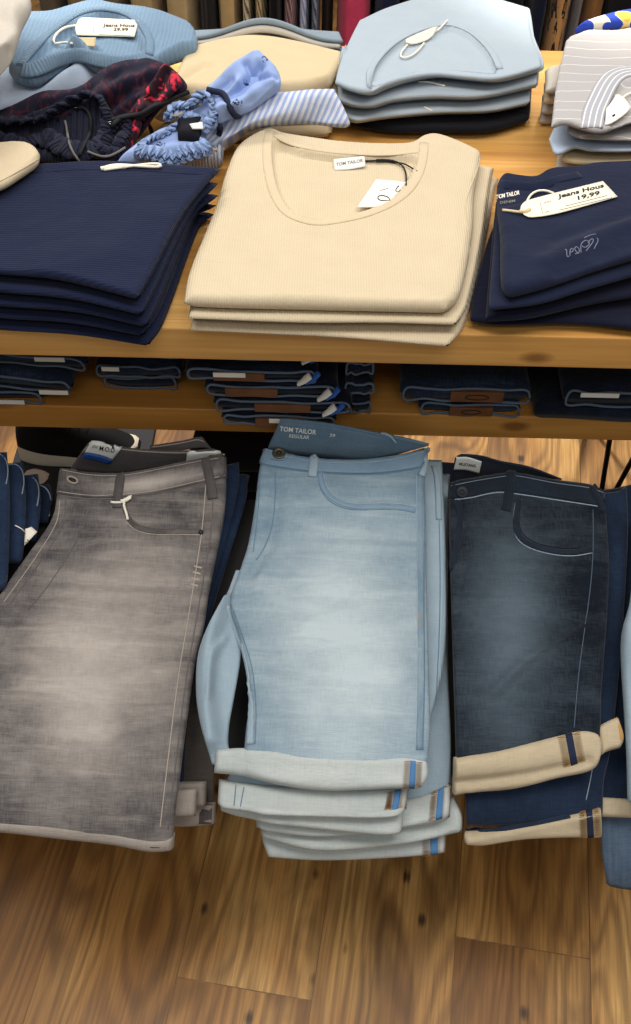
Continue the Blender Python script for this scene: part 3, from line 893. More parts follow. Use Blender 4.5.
M_ruche = ruche('navy_elastic', '1c2036'); M_rucheblue = ruche('blue_elastic', '8ba3d2'); M_ruchestripe = ruche('striped_elastic', 'c9d2e6')
t = thing('swim_shorts', 'crumpled navy swim shorts with red leafy print and black drawcord', 'shorts', (-.42, 1.3, ZT))
ssf = Surf([(1.14, .7615), (1.22, .764), (1.285, .785), (1.345, .842), (1.45, .866), (1.55, .872)])
o = slab('body', ssf, [(-16, 156), (0, 154), (40, 160), (80, 164), (113, 161)], [(-16, 118), (0, 112), (24, 100), (45, 92), (78, 88), (110, 70), (150, 62), (184, 80)], left=(), right=[(135, 140), (160, 110), (186, 90)],
         T=.036, m=M_swimdark, parent=t, n=(90, 70), r=(.02, .02, .02, .02), bump=add(wr((.007, 16, 14, 5, 8), (.005, 50, 40, 8)),
         creases(ssf, .036, [([(60, 118), (100, 96), (150, 70)], .008, .010), ([(88, 120), (120, 100), (160, 76)], -.010, .008), ([(120, 150), (140, 118), (165, 90)], -.010, .007), ([(100, 118), (130, 100), (158, 84)], .008, .006), ([(40, 112), (60, 100), (90, 90)], -.005, .006), ([(110, 80), (130, 74), (150, 66)], -.005, .006)])))
slab('ruched_front', OFF(ssf, .034), [(-8, 155), (40, 160), (80, 164), (110, 160)], [(-8, 124), (28, 114), (66, 101), (100, 97)], right=[(118, 138), (112, 112)], T=.012, m=M_ruche, parent=t, n=(90, 50), r=(.006,) * 4, bump=add(wr((.006, 40, 20, 3), (.004, 90, 30, 8)), lambda X, t_, u, v: .002 * math.sin(X * 700 + 4 * v)))
f1 = slab('printed_leg', OFF(ssf, .034), [(126, 122), (138, 120), (152, 112), (168, 98)], [(142, 96), (155, 78), (166, 65), (181, 78)], left=[(132, 110)], right=[(176, 90), (182, 84)], T=.018, m=M_swimred, parent=t, n=(40, 40), r=(.008,) * 4,
          bump=add(wr((.005, 40, 30, 5)), creases(OFF(ssf, .034), .02, [([(150, 98), (160, 84), (166, 68)], -.012, .006), ([(140, 110), (150, 92)], .006, .006)])))
f2 = slab('printed_leg', OFF(ssf, .03), [(116, 155), (122, 156), (128, 150), (134, 140)], [(125, 120), (132, 116), (140, 118), (142, 124)], T=.02, m=M_swimred, parent=t, n=(24, 24), r=(.008,) * 4, bump=wr((.003, 40, 40, 1)))
def loopband(px, off, wid, m, parent, name='waistband', tilt=.8):
    P = [ssf.at(q[0], q[1], off)[0] for q in [ssf.inv(p, off) for p in px]]
    P = catmull(P, 170, True)[:-1]
    c = sum(P, Vector()) / len(P)
    P = [p + Vector((0, 0, .0022 * math.sin(i * .9) + .003 * math.sin(i * .13))) for i, p in enumerate(P)]
    N = [(((p - c) * Vector((1, 1, 0))).normalized() * tilt + Vector((0, 0, 1))).normalized() for p in P]
    return sweep(name, P, N, wid, .004, m, parent, closed=True, keep=True, wob=lambda f: 1 + .05 * math.sin(f * 300) + .1 * math.sin(f * 11))
wb = loopband([(-14, 128), (0, 124), (20, 123), (38, 120), (56, 110), (74, 101), (90, 97), (102, 104), (107, 120), (104, 138), (94, 150), (78, 153), (62, 148), (50, 138), (38, 138), (20, 144), (0, 142), (-12, 138)], 0.056, .024, M_ruche, t)
wb2 = loopband([(96, 146), (104, 136), (116, 126), (126, 121), (128, 130), (122, 142), (114, 151), (102, 152)], 0.052, .016, M_ruche, t)
cdn = cord('drawcord', [(76, 108), (86, 107), (89, 120), (88, 138), (84, 148), (79, 156)], .0024, M_blackcord, t, lift=.004)
cord('drawcord', [(67, 121), (68, 138), (72, 152), (80, 160)], .0016, plain('grey_cord', '6d6a68', .8), t, lift=.003)
cord('drawcord', [(88, 152), (98, 157), (112, 156), (124, 148)], .0016, plain('grey_cord2', '6d6a68', .8), t, lift=.003)
cord('drawcord', [(108, 127), (124, 117), (138, 114), (146, 120), (152, 135), (157, 148), (161, 162)], .0032, M_blackcord, t, lift=.006)
cord('drawcord', [(112, 122), (140, 112), (165, 100), (186, 90)], .0030, M_blackcord, t, lift=.004)
for q in ((76, 107), (110, 124)):
    H = hit(q); e = tube('eyelet', [H[0] + H[1] * .002 + Vector((math.cos(a) * .003, math.sin(a) * .003, 0)) for a in [i * PI / 3 for i in range(6)]], .001, plain('eyelet_metal', 'a9a9ad', .3, .5, 1), t, closed=True, n=20)

# ---- blue striped seersucker shirt under the blue swim shorts
t = thing('striped_shirt', 'blue and white striped shirt between the blue swim shorts and the cream shirt', 'shirt', (-.08, 1.32, ZT))
s1 = slab('body', ssf, [(158, 159), (180, 160), (210, 152), (230, 142), (250, 130), (300, 124), (345, 128)], [(206, 98), (240, 96), (300, 92), (334, 89)], right=[(350, 124), (345, 110)], drape=False, T=.03, m=M_bluestripe, parent=t, n=(90, 50), r=(.016,) * 4,
          bump=add(wr((.007, 10, 8, 3, 6), (.003, 40, 12, 7)), creases(ssf, .05, [([(230, 150), (260, 125), (310, 100)], .010, .02), ([(250, 150), (290, 122), (330, 108)], -.006, .016)])))
slab('elastic_hem', ssf, [(134, 165), (160, 166), (200, 165), (222, 163)], [(138, 158), (165, 156), (200, 153), (224, 148)], drape=False, T=.030, m=M_ruchestripe, parent=t, n=(70, 14), r=(.008, .006, .008, .006), bump=lambda X, t_, u, v: .0022 * math.sin(X * 2 * PI / .0065))
ribbon('cream_tie', [(205, 148), (216, 151), (226, 149), (232, 147)], .004, .0015, M_creambind, t, None, lift=.002)

# ---- blue swim shorts with dark palms
def palms(name):
    k = NT(name, .8, .05, .2); uv = k.uv()
    v = k.new('ShaderNodeTexVoronoi', feature='F1'); k.link(k.mp(uv, (34, 38, 1)), v.inputs['Vector']); v.inputs['Scale'].default_value = 1
    n1 = k.noise(k.mp(uv, (260, 260, 1)), 1, 2, .6, .5)
    f = k.math('MULTIPLY', k.rng(v.outputs['Distance'], .2, .24, 1, 0), k.rng(n1, .48, .54, 0, 1))
    return k.col(k.mix(f, k.mix(k.rng(k.noise(uv, 20), .3, .7, 0, .3), '93a9d8', '7b92c6'), '1f2a4c'))
M_palm = palms('blue_palm_cloth')
t = thing('swim_shorts', 'crumpled light blue swim shorts with small dark motifs and a navy drawcord', 'shorts', (-.15, 1.35, ZT + .05))
sb = OFF(ssf, .034)
o = slab('body', sb, [(196, 128), (214, 127), (230, 119), (252, 110), (280, 90)], [(186, 104), (205, 90), (226, 71), (245, 57), (260, 54)], left=[(188, 116)], right=[(281, 82), (277, 70)], T=.016, m=M_palm, parent=t, n=(100, 90), r=(.006,) * 4,
         bump=add(wr((.008, 22, 18, 9, 10), (.004, 60, 50, 3)), creases(sb, .016, [([(228, 100), (240, 88), (252, 76), (260, 66)], -.010, .006), ([(236, 106), (252, 94), (272, 84)], .009, .008), ([(208, 118), (226, 104), (238, 84)], .008, .007), ([(215, 124), (236, 112)], -.006, .005), ([(246, 62), (254, 74), (276, 80)], -.006, .004), ([(212, 96), (232, 80)], -.005, .005)])))
o2 = slab('front_panel', sb, [(116, 164), (140, 160), (165, 157), (205, 156)], [(142, 146), (160, 132), (180, 124), (205, 130)], right=[(208, 146)], T=.024, m=M_palm, parent=t, n=(40, 26), r=(.012,) * 4, bump=wr((.004, 30, 30, 2)))
inner = plain('dark_lining', '14151f', .9)
o3 = slab('lining', OFF(ssf, .05), [(178, 140), (200, 141)], [(176, 120), (203, 116)], T=.024, m=inner, parent=t, n=(16, 12), r=(.008,) * 4)
w1 = loopband([(140, 152), (152, 140), (168, 132), (182, 127), (194, 134), (206, 144), (200, 152), (180, 154), (160, 156)], 0.058, .020, M_rucheblue, t)
w2 = loopband([(168, 117), (176, 108), (190, 104), (203, 97), (212, 104), (212, 118), (206, 128), (196, 120), (184, 116)], 0.066, .018, M_rucheblue, t)
patch('woven_label', [(192, 130), (203, 130)], [(189, 125), (202, 123)], M_label, t, None, .001, lift=.002, n=(6, 4), flatten=True)
ribbon('binding', [(173, 117), (184, 113), (197, 107), (200, 103)], .004, .0015, plain('beige_binding', 'a59a82', .9), t, None, lift=.002)
M_navycord = plain('navy_cord', '1c2338', .8)
cord('drawcord', [(207, 91), (220, 93), (228, 101), (233, 112), (240, 120), (240, 117)], .0042, M_navycord, t, lift=.007)
cord('drawcord', [(218, 122), (220, 128), (221, 134), (219, 139)], .0040, M_navycord, t, lift=.008)

# ---- cream shirts at the back centre
zc0 = ZT + .064
fr = [PZ(p, zc0) for p in [(150, 104), (230, 108), (335, 104)]]; bk = [PZ(p, zc0) for p in [(190, 68), (260, 60), (342, 66)]]
pile_under('folded_shirt', ['cream shirt lying on the pine below the back centre stack', 'cream shirt second from below in the back centre stack', 'cream shirt third from below in the back centre stack'], 'shirt', 'cream shirts in the back centre stack',
           [(p.x, p.y + .02) for p in fr], [(p.x, p.y) for p in bk], ZT, .0205, [M_creamj], 5)
t = thing('folded_shirt', 'cream shirt on top of the back centre stack, behind the blue swim shorts', 'shirt', (-.08, 1.52, zc0), 'cream shirts in the back centre stack')
sc_ = flat(zc0)
slab('body', sc_, [(172, 90), (192, 94), (240, 95), (300, 92), (331, 84)], [(186, 56), (204, 49), (235, 42), (262, 40), (300, 46), (346, 57)], left=[(178, 74)], right=[(336, 76)], T=.024, m=M_creamj, parent=t, drape=False, n=(60, 46), r=(.012,) * 4,
     bump=add(wr((.004, 9, 7, 2)), creases(sc_, .03, [([(170, 82), (190, 70), (206, 60)], -.005, .008)])))

# ---- stack of folded pale shirts with arched edges behind the cream stack
M_archgrey = knit('grey_blue_stripe_jersey', '8b9aa6', '73828f', mott=.3)
arch0 = PY((264, 30), 1.50)
def archw(X, t=1.5): return (1 - .8 * sstep(1.505, 1.55, t)) * .038 * math.exp(-((X - arch0.x) / .075) ** 2)
words = ['lowest', 'second from below', 'third from below', 'fourth from below', 'fifth from below', 'middle one', 'fifth from the top', 'fourth from the top', 'third from the top', 'second from the top', 'topmost']
NA = 11
for i in range(NA):
    Tq = .0062
    tt = thing('folded_shirt', 'thin %s shirt, %s of the arched stack behind the cream shirts' % (('grey-blue' if i % 2 == 0 else 'white'), words[i]), 'shirt', (arch0.x, 1.53, ZT + i * .0064), 'pale shirts stacked behind the cream shirts')
    y0 = 1.49 + .001 * i + .005 * ((i * 7) % 3)
    slab('body', flat(ZT), [(arch0.x - .13 + .004 * (i % 3), y0 + .015), (arch0.x - .05, y0), (arch0.x + .06, y0), (arch0.x + .118 - .004 * (i % 2), y0 + .015)], [(arch0.x - .12, 1.548), (arch0.x + .112, 1.555)], T=Tq, m=M_archgrey if i % 2 == 0 else M_offwhite,
         parent=tt, base=i * .0064, warp=lambda X, t, k=i: archw(X, t) * k / NA, bump=lambda X, t, u, v: archw(X, t) / NA * .9, drape=False, n=(50, 12), r=(.004,) * 4, px=False)

# ---- pale blue tees, back centre right
TB = .0205
bf = [[(335, 83), (350, 89), (368, 92), (384, 86), (405, 79), (434, 74.5), (464, 77), (492, 79), (515, 75), (541, 67)],
      [(338, 99), (352, 104), (372, 105), (395, 99), (434, 96), (480, 96), (537, 84)],
      [(344, 114), (356, 120), (380, 117), (434, 112), (490, 110), (530, 102)],
      [(348, 122), (366, 127), (396, 131), (450, 131), (491, 130), (529, 119)]]
bb = [[(359, 22), (384, 10), (411, 1), (432, -6), (455, -9), (475, -6), (500, 1), (527, 9)], [(358, 44), (450, 28), (530, 33)], [(360, 54), (450, 43), (530, 48)], [(362, 64), (450, 55), (532, 60)]]
bl = [[(339, 66), (348, 44)], [(338, 84), (344, 56)], [(344, 98), (348, 64)], [(348, 104), (352, 72)]]
br_ = [[(540, 58), (532, 38), (529, 20)], [(538, 66), (534, 40)], [(532, 80), (532, 50)], [(531, 100), (533, 64)]]
lab = ['pale blue scoop-neck t-shirt with small paper tag, topmost of the back stack', 'pale blue t-shirt with white string, second from the top of the back stack', 'pale blue t-shirt third from the top of the back stack', 'black t-shirt at the bottom of the back stack of pale blue ones']
cav = [(369, 86), (372, 70), (380, 58), (396, 43), (418, 32), (444, 25.5), (462, 30), (478, 40), (490, 54), (498, 68), (494, 72), (470, 70), (436, 67), (408, 72), (388, 79), (374, 87)]
for i in (3, 2, 1, 0):
    b = (3 - i) * (TB + .003)
    t = thing('folded_tee', lab[i], 't-shirt', (.18, 1.5, ZT + b), 't-shirts in the back stack of pale blue ones')
    o = slab2('body', S0, bf[i], bb[i], bl[i], br_[i], TB, M_blackj if i == 3 else M_paleblue, t, b, (110, 90) if i == 0 else (60, 30), r=(.009,) * 4, shift=(3 - 2 * i, 1.5),
             bump=under(add(wr((.0016, 8, 9, i)), hollow(S0, b + TB, cav, .0062, .0035)), .0017) if i == 0 else under(wr((.0018, 8, 9, i)), .002))
    if i == 0:
        ribbon('neckband', [(369, 88), (370, 72), (378, 58), (395, 42), (418, 30.5), (444, 24), (464, 28.5), (480, 39), (493, 54), (500, 69)], .010, .0016, M_paleblue, t, B(o))
        ribbon('back_neckband', [(372, 86), (390, 78.5), (410, 72), (434, 69), (465, 70.5), (495, 73)], .011, .0016, M_paleblue, t, B(o))
        tg = patch('paper_tag', [(405, 44), (412, 46), (426, 42), (433, 36)], [(405, 41), (418, 35), (430, 30), (437, 28)], M_card, t, B(o), .0008, lift=.003, n=(10, 6), flatten=True)
        cord('tag_string', [(447, 23), (440, 29), (432, 34)], .0014, M_white, tg, B(o), lift=.004)
        cord('tag_string', [(408, 46), (400, 55), (398, 61), (408, 60), (418, 53), (424, 45)], .0014, M_white, tg, B(o), lift=.003)
    elif i < 3:
        q = [(418, 83), (428, 82.5), (436, 85), (445, 87)] if i == 1 else [(424, 108), (432, 111), (440, 117)]
        cord('loop_string', q, .0012, M_white, t, B(o), lift=.0016)

# ---- right: striped shirt and what it lies on
zr = ZT
rl = [('grey and white striped henley with hang tag, topmost of the right stack', M_greystripe), ('grey striped shirt folded under the top henley in the right back stack', M_greystripe),
      ('light blue shirt, third from the top of the right back stack', M_lblue), ('cream shirt fourth from the top of the right back stack', M_creamj), ('off-white shirt with rumpled corner at the bottom of the right back stack', M_offwhite)]
rf = [[(551, 127), (566, 123), (583, 128), (601, 131.5), (618, 126), (640, 120), (720, 112)], [(567, 131), (580, 137), (610, 139), (640, 139), (720, 134)], [(549, 139), (556, 154), (575, 147), (592, 150), (640, 150), (720, 144)],
      [(561, 160), (580, 163), (610, 162), (640, 160), (720, 156)], [(555, 170), (580, 171), (610, 173), (640, 172), (720, 168)]]
rb = [[(566, 41), (577, 37), (588, 33.5), (612, 34), (640, 30), (700, 24)]] + [[(xx, yy - (4 if xx > 600 else 0)) for xx in (q, 640, 704)] for q, yy in ((570, 104), (562, 110), (566, 116), (562, 128))]
rlft = [[(552, 120), (557, 80)], (), (), (), ()]
TR = [.024, .016, .018, .018, .02]
zz = 0
hen = [(612, 124), (605, 116), (606, 104), (612, 94), (618, 85), (626, 81), (650, 78), (690, 84), (690, 112), (640, 120)]
objs = {}
for i in (4, 3, 2, 1, 0):
    t = thing('folded_shirt', rl[i][0], 'shirt', (.5, 1.35, ZT + zz), 'shirts in the right back stack')
    o = slab2('body', S0, rf[i], rb[i], rlft[i], (), TR[i], rl[i][1], t, zz, (90, 70) if i == 0 else (44, 24), drape=False, r=(TR[i] * .6,) * 4,
             bump=under(add(wr((.0022, 9, 12, i)), hollow(S0, zz + TR[i], hen, .0065, .004)), .002) if i == 0 else under(wr((.003, 11, 14, i)), .003))
    zz += TR[i] + .0006
    if i == 0:
        ribbon('placket', [(591, 128), (594, 112), (600, 98), (606, 86), (613, 77), (624, 72), (645, 70)], .030, .0022, striped('placket_stripe', 'a9abb5', 'e6e4e2', .0075, .12, 'Y'), t, B(o), step=3)
        tg = patch('hang_tag', [(604, 128), (611, 126), (624, 117), (630, 110)], [(605, 112), (612, 103), (616, 97), (624, 102)], M_cardw, t, B(o), .0008, lift=.004, n=(10, 8), flatten=True)
        cord('tag_string', [(618, 104), (624, 98), (634, 94), (648, 92)], .0016, M_white, t, B(o), lift=.004)
        cord('eye', [(612.5, 116.5), (614.5, 115)], .0012, M_ink, tg, B(tg), lift=.0005)
ztop_r = ZT + zz
# shirts in the pile behind/left of it: white folded pile seen at its left flank
wl = ['white shirt at the bottom of the narrow pile left of the striped henley', 'white shirt second from below in the narrow pile left of the striped henley', 'cream shirt third from below in the narrow pile left of the striped henley', 'white shirt topmost of the narrow pile left of the striped henley']
wf = [[(536, 118), (548, 124), (620, 118)], [(538, 110), (548, 115), (620, 106)], [(541, 103), (551, 104), (620, 98)], [(543, 94), (552, 94), (620, 88)]]
wb_ = [[(546, 66), (640, 58)], [(547, 60), (640, 50)], [(548, 54), (640, 44)], [(549, 46), (567, 38), (640, 28)]]
for i in range(4):
    t = thing('folded_shirt', wl[i], 'shirt', (.52, 1.7, ZT + i * .0184), 'shirts in the pile left of the henley')
    f_ = [PZ(p, ZT + i * .0184) for p in wf[i]]; b_ = [PZ(p, ZT + i * .0184) for p in wb_[i]]
    sh = .0
    yb = 1.386 + .006 * (3 - i) + .004
    slab('body', S0, [(f_[0].x, yb), (f_[0].x + .05, yb + .004), (f_[0].x + .27, yb)], [(f_[0].x + .008, 1.452), (f_[0].x + .05, 1.475), (f_[0].x + .28, 1.56)], T=.018, m=M_creamj if i == 2 else M_offwhite, parent=t, drape=False, base=i * .0184, n=(30, 24), r=(.012,) * 4, px=False, bump=under(wr((.002, 12, 12, i)), .002))
def bluelemon():
    k = NT('blue_lemon_print', .9, .1, .12); uv = k.uv()
    v = k.new('ShaderNodeTexVoronoi'); k.link(k.mp(uv, (24, 30, 1)), v.inputs['Vector']); v.inputs['Scale'].default_value = 1
    d = v.outputs['Distance']
    c = k.ramp(d, [(.0, 'e0bc50'), (.30, 'ead490'), (.34, '2c46ac'), (.40, '2c46ac'), (.66, '2c46ac'), (.70, 'dcd6c6')], 'CONSTANT')
    return k.col(c)
t = thing('folded_shirt', 'white shirt with a blue and yellow print, on the pile behind the striped henley', 'shirt', (.6, 1.7, ZT + .095))
slab('body', flat(ZT + .0745), [(574, 31), (600, 27), (640, 23), (700, 17)], [(584, 27), (600, 20), (631, 13), (700, 5)], T=.024, m=bluelemon(), parent=t, drape=False, n=(40, 24), r=(.012,) * 4, bump=under(wr((.002, 12, 12, 4)), .002))
# ================================================================== CLOTHES RAIL BEHIND THE TABLE
M_chrome = plain('rail_metal', '8d8a86', .35, .5, .8)
YR = 2.22
ra = thing('clothes_rail', 'grey metal clothes rail with hanging garments behind the table', 'clothes rail', (.03, YR, 0))
def rod(a, b, r, name): tube(name, [a, Vector(a).lerp(Vector(b), .5), b], r, M_chrome, ra, n=8)
xp = PY((327.5, 12), YR).x
rod((-1.3, YR + .02, 1.42), (1.4, YR + .02, 1.42), .012, 'rail')
for x in (-1.25, xp, 1.35):
    rod((x, YR + .02, .03), (x, YR + .02, 1.42), .012, 'post')
    box('foot', (x - .02, YR - .25, 0), (x + .02, YR + .27, .03), M_chrome, ra, .004)
def hang(name, label, cat, p0, p1, m, seed, yf=YR - .19, zt=1.36, zb=.34, depth=.36, folds=2.5, amp=.012, group=None):
    """a garment hanging edge-on: shoulders on the rail, folds falling towards the hem"""
    a = PY((p0, 12), yf).x; b = PY((p1, 12), yf).x
    cx, w = (a + b) / 2, (b - a) * .5 * .97
    rn = random.Random(seed); ph = rn.uniform(0, 6)
    nz, na = 26, 64; V = []; F = []; UV = []
    for j in range(nz + 1):
        f = j / nz; z = zt + (zb - zt) * f
        sh = min(1, .35 + f * 5)
        for i in range(na):
            an = 2 * PI * i / na; c, s = math.cos(an), math.sin(an)
            rx = w * (abs(c) ** .5) * (1 if c > 0 else -1)
            ry = depth / 2 * (abs(s) ** .7) * (1 if s > 0 else -1) * sh
            wv = amp * (.3 + .7 * f) * (math.sin(an * 2 * folds + ph + f * 1.5) * .6 + noise.noise(Vector((an * 2, z * 2.5, seed))) * .9)
            x = cx + max(-w, min(w, rx + wv * .35 * (1 if c > 0 else -1)))
            V.append(Vector((x, yf + depth / 2 + ry + wv, z))); UV.append((i / na * 1.2, z))
    for j in range(nz):
        for i in range(na):
            F.append((j * na + i, j * na + (i + 1) % na, (j + 1) * na + (i + 1) % na, (j + 1) * na + i))
    F.append(tuple(range(na))[::-1]); F.append(tuple(nz * na + i for i in range(na)))
    t = thing(name, label, cat, (cx, yf + depth / 2, zb), group or 'garments hanging on the rail')
    new_obj('cloth', V, F, m, t, uvs={'UVMap': UV})
    tube('hanger_hook', [(cx, YR + .02, zt - .01), (cx, YR + .02, 1.39), (cx, YR + .034, 1.397), (cx, YR + .042, 1.42), (cx, YR + .034, 1.436), (cx, YR + .02, 1.443), (cx, YR + .004, 1.438), (cx, YR - .002, 1.425)], .002, M_chrome, t)
    return t
def pattern(name, a, b, s, thr=(.46, .54), c3=None):
    k = NT(name, .9, .05, .15); uv = k.uv()
    w1 = k.wave(k.mp(uv, (1, 1, 1)), .314 / s, 'DIAGONAL', 6, 2, 30)
    f = k.rng(w1, *thr)
    return k.col(k.mix(f, a, b))
def leopard():
    k = NT('leopard_print', .85, .1, .2); uv = k.uv()
    v = k.new('ShaderNodeTexVoronoi'); k.link(k.mp(uv, (26, 17, 1)), v.inputs['Vector']); v.inputs['Scale'].default_value = 1
    n1 = k.noise(uv, 60, 3)
    d = k.math('ADD', v.outputs['Distance'], k.rng(n1, .3, .7, -.18, .18))
    return k.col(k.ramp(d, [(0, '8d5b2c'), (.22, '1d1512'), (.44, 'b88a56')], 'CONSTANT'))
KC = lambda n, c: knit(n, c, mott=.25)
H = [('hanging_trousers', 'dark olive trousers on the rail at far left, above the blue sweater', 'trousers', 34, 62, '5c5242'),
     ('hanging_trousers', 'olive brown trousers on the rail, second from the left', 'trousers', 63, 92, '84714f'),
     ('hanging_trousers', 'grey-brown trousers on the rail behind the sweater tag', 'trousers', 93, 124, '75664c'),
     ('hanging_trousers', 'khaki trousers on the rail above the blue sweater', 'trousers', 125, 160, 'b09a70'),
     ('hanging_trousers', 'tan trousers on the rail just left of the black pair', 'trousers', 161, 197, 'c0a87c'),
     ('hanging_trousers', 'black trousers on the rail between two tan pairs', 'trousers', 198, 214, '1c1917'),
     ('hanging_trousers', 'tan trousers on the rail between black and patterned garments', 'trousers', 215, 239, 'c8aa78'),
     ('hanging_dress', 'black and cream zigzag patterned garment on the rail', 'dress', 240, 252, ('16130f', 'd8c8a8')),
     ('hanging_dress', 'brown and beige zigzag patterned garment on the rail', 'dress', 253, 266, ('2b1c14', 'cfb68c')),
     ('hanging_dress', 'plain black garment on the rail between patterned ones', 'dress', 267, 281, '14100f'),
     ('hanging_dress', 'dusty pink and dark patterned garment on the rail', 'dress', 282, 298, ('3c2b30', 'b08a8c')),
     ('hanging_dress', 'blue and white patterned garment on the rail', 'dress', 299, 309, ('5f76a8', 'd4d8e6')),
     ('hanging_dress', 'navy and grey patterned garment on the rail left of the post', 'dress', 310, 319, ('23252f', '8d98ab')),
     ('hanging_blouse', 'bright pink blouse on the rail right of the metal post', 'blouse', 337, 374, 'd8486c'),
     ('hanging_blouse', 'navy blouse on the rail right of the pink one', 'blouse', 375, 402, '1e2544'),
     ('hanging_blouse', 'black blouse on the rail behind the pale blue t-shirts', 'blouse', 403, 440, '15161c'),
     ('hanging_blouse', 'charcoal blouse on the rail behind the pale blue t-shirts', 'blouse', 441, 480, '24262c'),
     ('hanging_blouse', 'black-blue blouse on the rail right behind the pale t-shirt stack', 'blouse', 481, 530, '10131c'),
     ('hanging_blouse', 'dark navy blouse on the rail left of the leopard print', 'blouse', 531, 550, '161d33'),
     ('hanging_blouse', 'leopard print blouse on the rail', 'blouse', 551, 574, 'leo'),
     ('hanging_blouse', 'light grey slim garment on the rail right of the leopard print', 'blouse', 575, 583, '8d8c90'),
     ('hanging_coat', 'brown coat on the rail above the striped henley', 'coat', 584, 607, '8d6239'),
     ('hanging_coat', 'black coat on the rail at the right edge', 'coat', 608, 640, '17161a'),
     ('hanging_coat', 'dark brown coat on the rail beyond the right edge', 'coat', 641, 680, '2a211d')]
for i, (nm, lb, ct, a, b, c) in enumerate(H):
    m = leopard() if c == 'leo' else (pattern('zigzag', c[0], c[1], .016) if isinstance(c, tuple) else KC('hung_cloth', c))
    hang(nm, lb, ct, a, b, m, i + 1)
# ================================================================== JEANS ON THE LOWER SHELF
M_jdark = denim('dark_denim', '0d131f', '24334d', [(.5, .5, .5, .5, .35)], .5, weave=.2)
M_jmid = denim('mid_dark_denim', '141d2e', '364a66', [(.5, .5, .5, .5, .35)], .5, weave=.2)
M_jedge = plain('denim_edge', '566474', .9)
M_leather = plain('brown_leather_patch', '6e4526', .6, .3, var=.3)
M_leatherd = plain('dark_emboss', '2c1a0e', .7)
M_tagw = plain('paper_label_white', 'd9d5ca', .8)
M_tagb = plain('label_blue', '2b57a6', .7)
FS = flat(ZS)
def jeans(label, X0, X1, yf, b, T, mat, seed, group, edge=True, patchx=None, tag_=None, tilt=0, btag=None, depth=.30, label_m=None):
    """folded jeans with the waistband facing the aisle: body, light waist edges, leather patch, paper tab"""
    t = thing('folded_jeans', label, 'jeans', ((X0 + X1) / 2, yf + .13, ZS + b), group)
    rn = random.Random(seed)
    W = X1 - X0
    fr = [(X0, yf + tilt), (X0 + W * .3, yf - .004 + rn.uniform(-.003, .003) + tilt * .7), (X0 + W * .7, yf - .003 + rn.uniform(-.003, .003) + tilt * .3), (X1, yf)]
    o = slab('body', FS, fr, [(X0 + .01, yf + depth), (X1 - .005, yf + depth)], T=T, m=mat, parent=t, base=b, n=(40, 20), r=(.006, T * .5, .01, T * .5), px=False, bump=under(wr((.002, 14, 10, seed)), .002))
    # a second, folded-back waist layer lying along the front: the open loop seen end on
    cyc = ZS + b + T * .5
    zlo, zhi = ZS + b + T * .16, ZS + b + T * .86
    def fy(x):
        f = (x - X0) / W
        return yf - .006 + tilt * (1 - f)
    if edge:
        pts = []
        k = 7
        for i in range(k):
            x = X0 + W * (.05 + .9 * i / (k - 1)); pts.append(Vector((x, fy(x) + .0005, zhi + rn.uniform(-.0035, .0012))))
        for i in range(k):
            x = X0 + W * (.97 - .93 * i / (k - 1)); pts.append(Vector((x, fy(x) + .0005, zlo + rn.uniform(-.0005, .0045))))
        tube('waist_edge', pts, .0017, M_jedge, t, closed=True, n=110, sides=6)
    if patchx:
        a, c = X0 + W * patchx[0], X0 + W * patchx[1]
        q = box('leather_patch', (a, fy((a + c) / 2) - .0035, zlo + .002), (c, fy((a + c) / 2) + .003, zhi - .003), M_leather, t, .001)
        if len(patchx) > 2:
            xm = (a + c) / 2
            tube('stamped_oval', [Vector((xm + math.cos(i * PI / 6) * (c - a) * .22, fy(xm) - .0036, cyc + math.sin(i * PI / 6) * T * .13)) for i in range(12)], .0009, M_leatherd, q, closed=True, n=40, sides=6)
    if tag_:
        a, c = X0 + W * tag_[0], X0 + W * tag_[1]
        z0 = zhi - .003 if len(tag_) < 3 else tag_[2] * T + ZS + b
        box('paper_label', (a, fy((a + c) / 2) - .006, z0 - .004), (c, fy((a + c) / 2) - .0045, z0 + .003), M_tagw, t, .0003)
    if btag:
        a = X0 + W * btag
        tube('size_sticker', [(a, fy(a) - .004, zlo + .002), (a + .006, fy(a) - .006, cyc), (a + .014, fy(a) - .004, zhi - .002)], .0065, M_tagw, t, flatn=.5, n=12)
        if label_m: tube('blue_label', [(a + .010, fy(a) - .001, zlo + .001), (a + .017, fy(a) - .003, cyc), (a + .025, fy(a) - .001, zhi)], .0055, M_tagb, t, flatn=.5, n=12)
    return t
def sx(px, y, Y): return PY((px, y), Y).x
# left pile
Y0 = 1.005
jeans('dark jeans at the bottom of the left shelf pile, paper label showing', sx(-70, 395, Y0), sx(44, 395, Y0), Y0, 0, .027, M_jdark, 1, 'jeans in the left shelf pile', tag_=(.62, .84, .4), depth=.26)
jeans('faded dark jeans in the middle of the left shelf pile, white label showing', sx(-60, 385, Y0), sx(75, 385, Y0), Y0 - .01, .0275, .027, M_jmid, 2, 'jeans in the left shelf pile', tag_=(.76, .97, .35), tilt=.02, depth=.26)
jeans('faded dark jeans on top of the left shelf pile, close under the tabletop', sx(-60, 370, Y0), sx(88, 370, Y0), Y0 + .005, .055, .027, M_jmid, 3, 'jeans in the left shelf pile', tilt=.02, depth=.26, tag_=(.66, .86, .9))
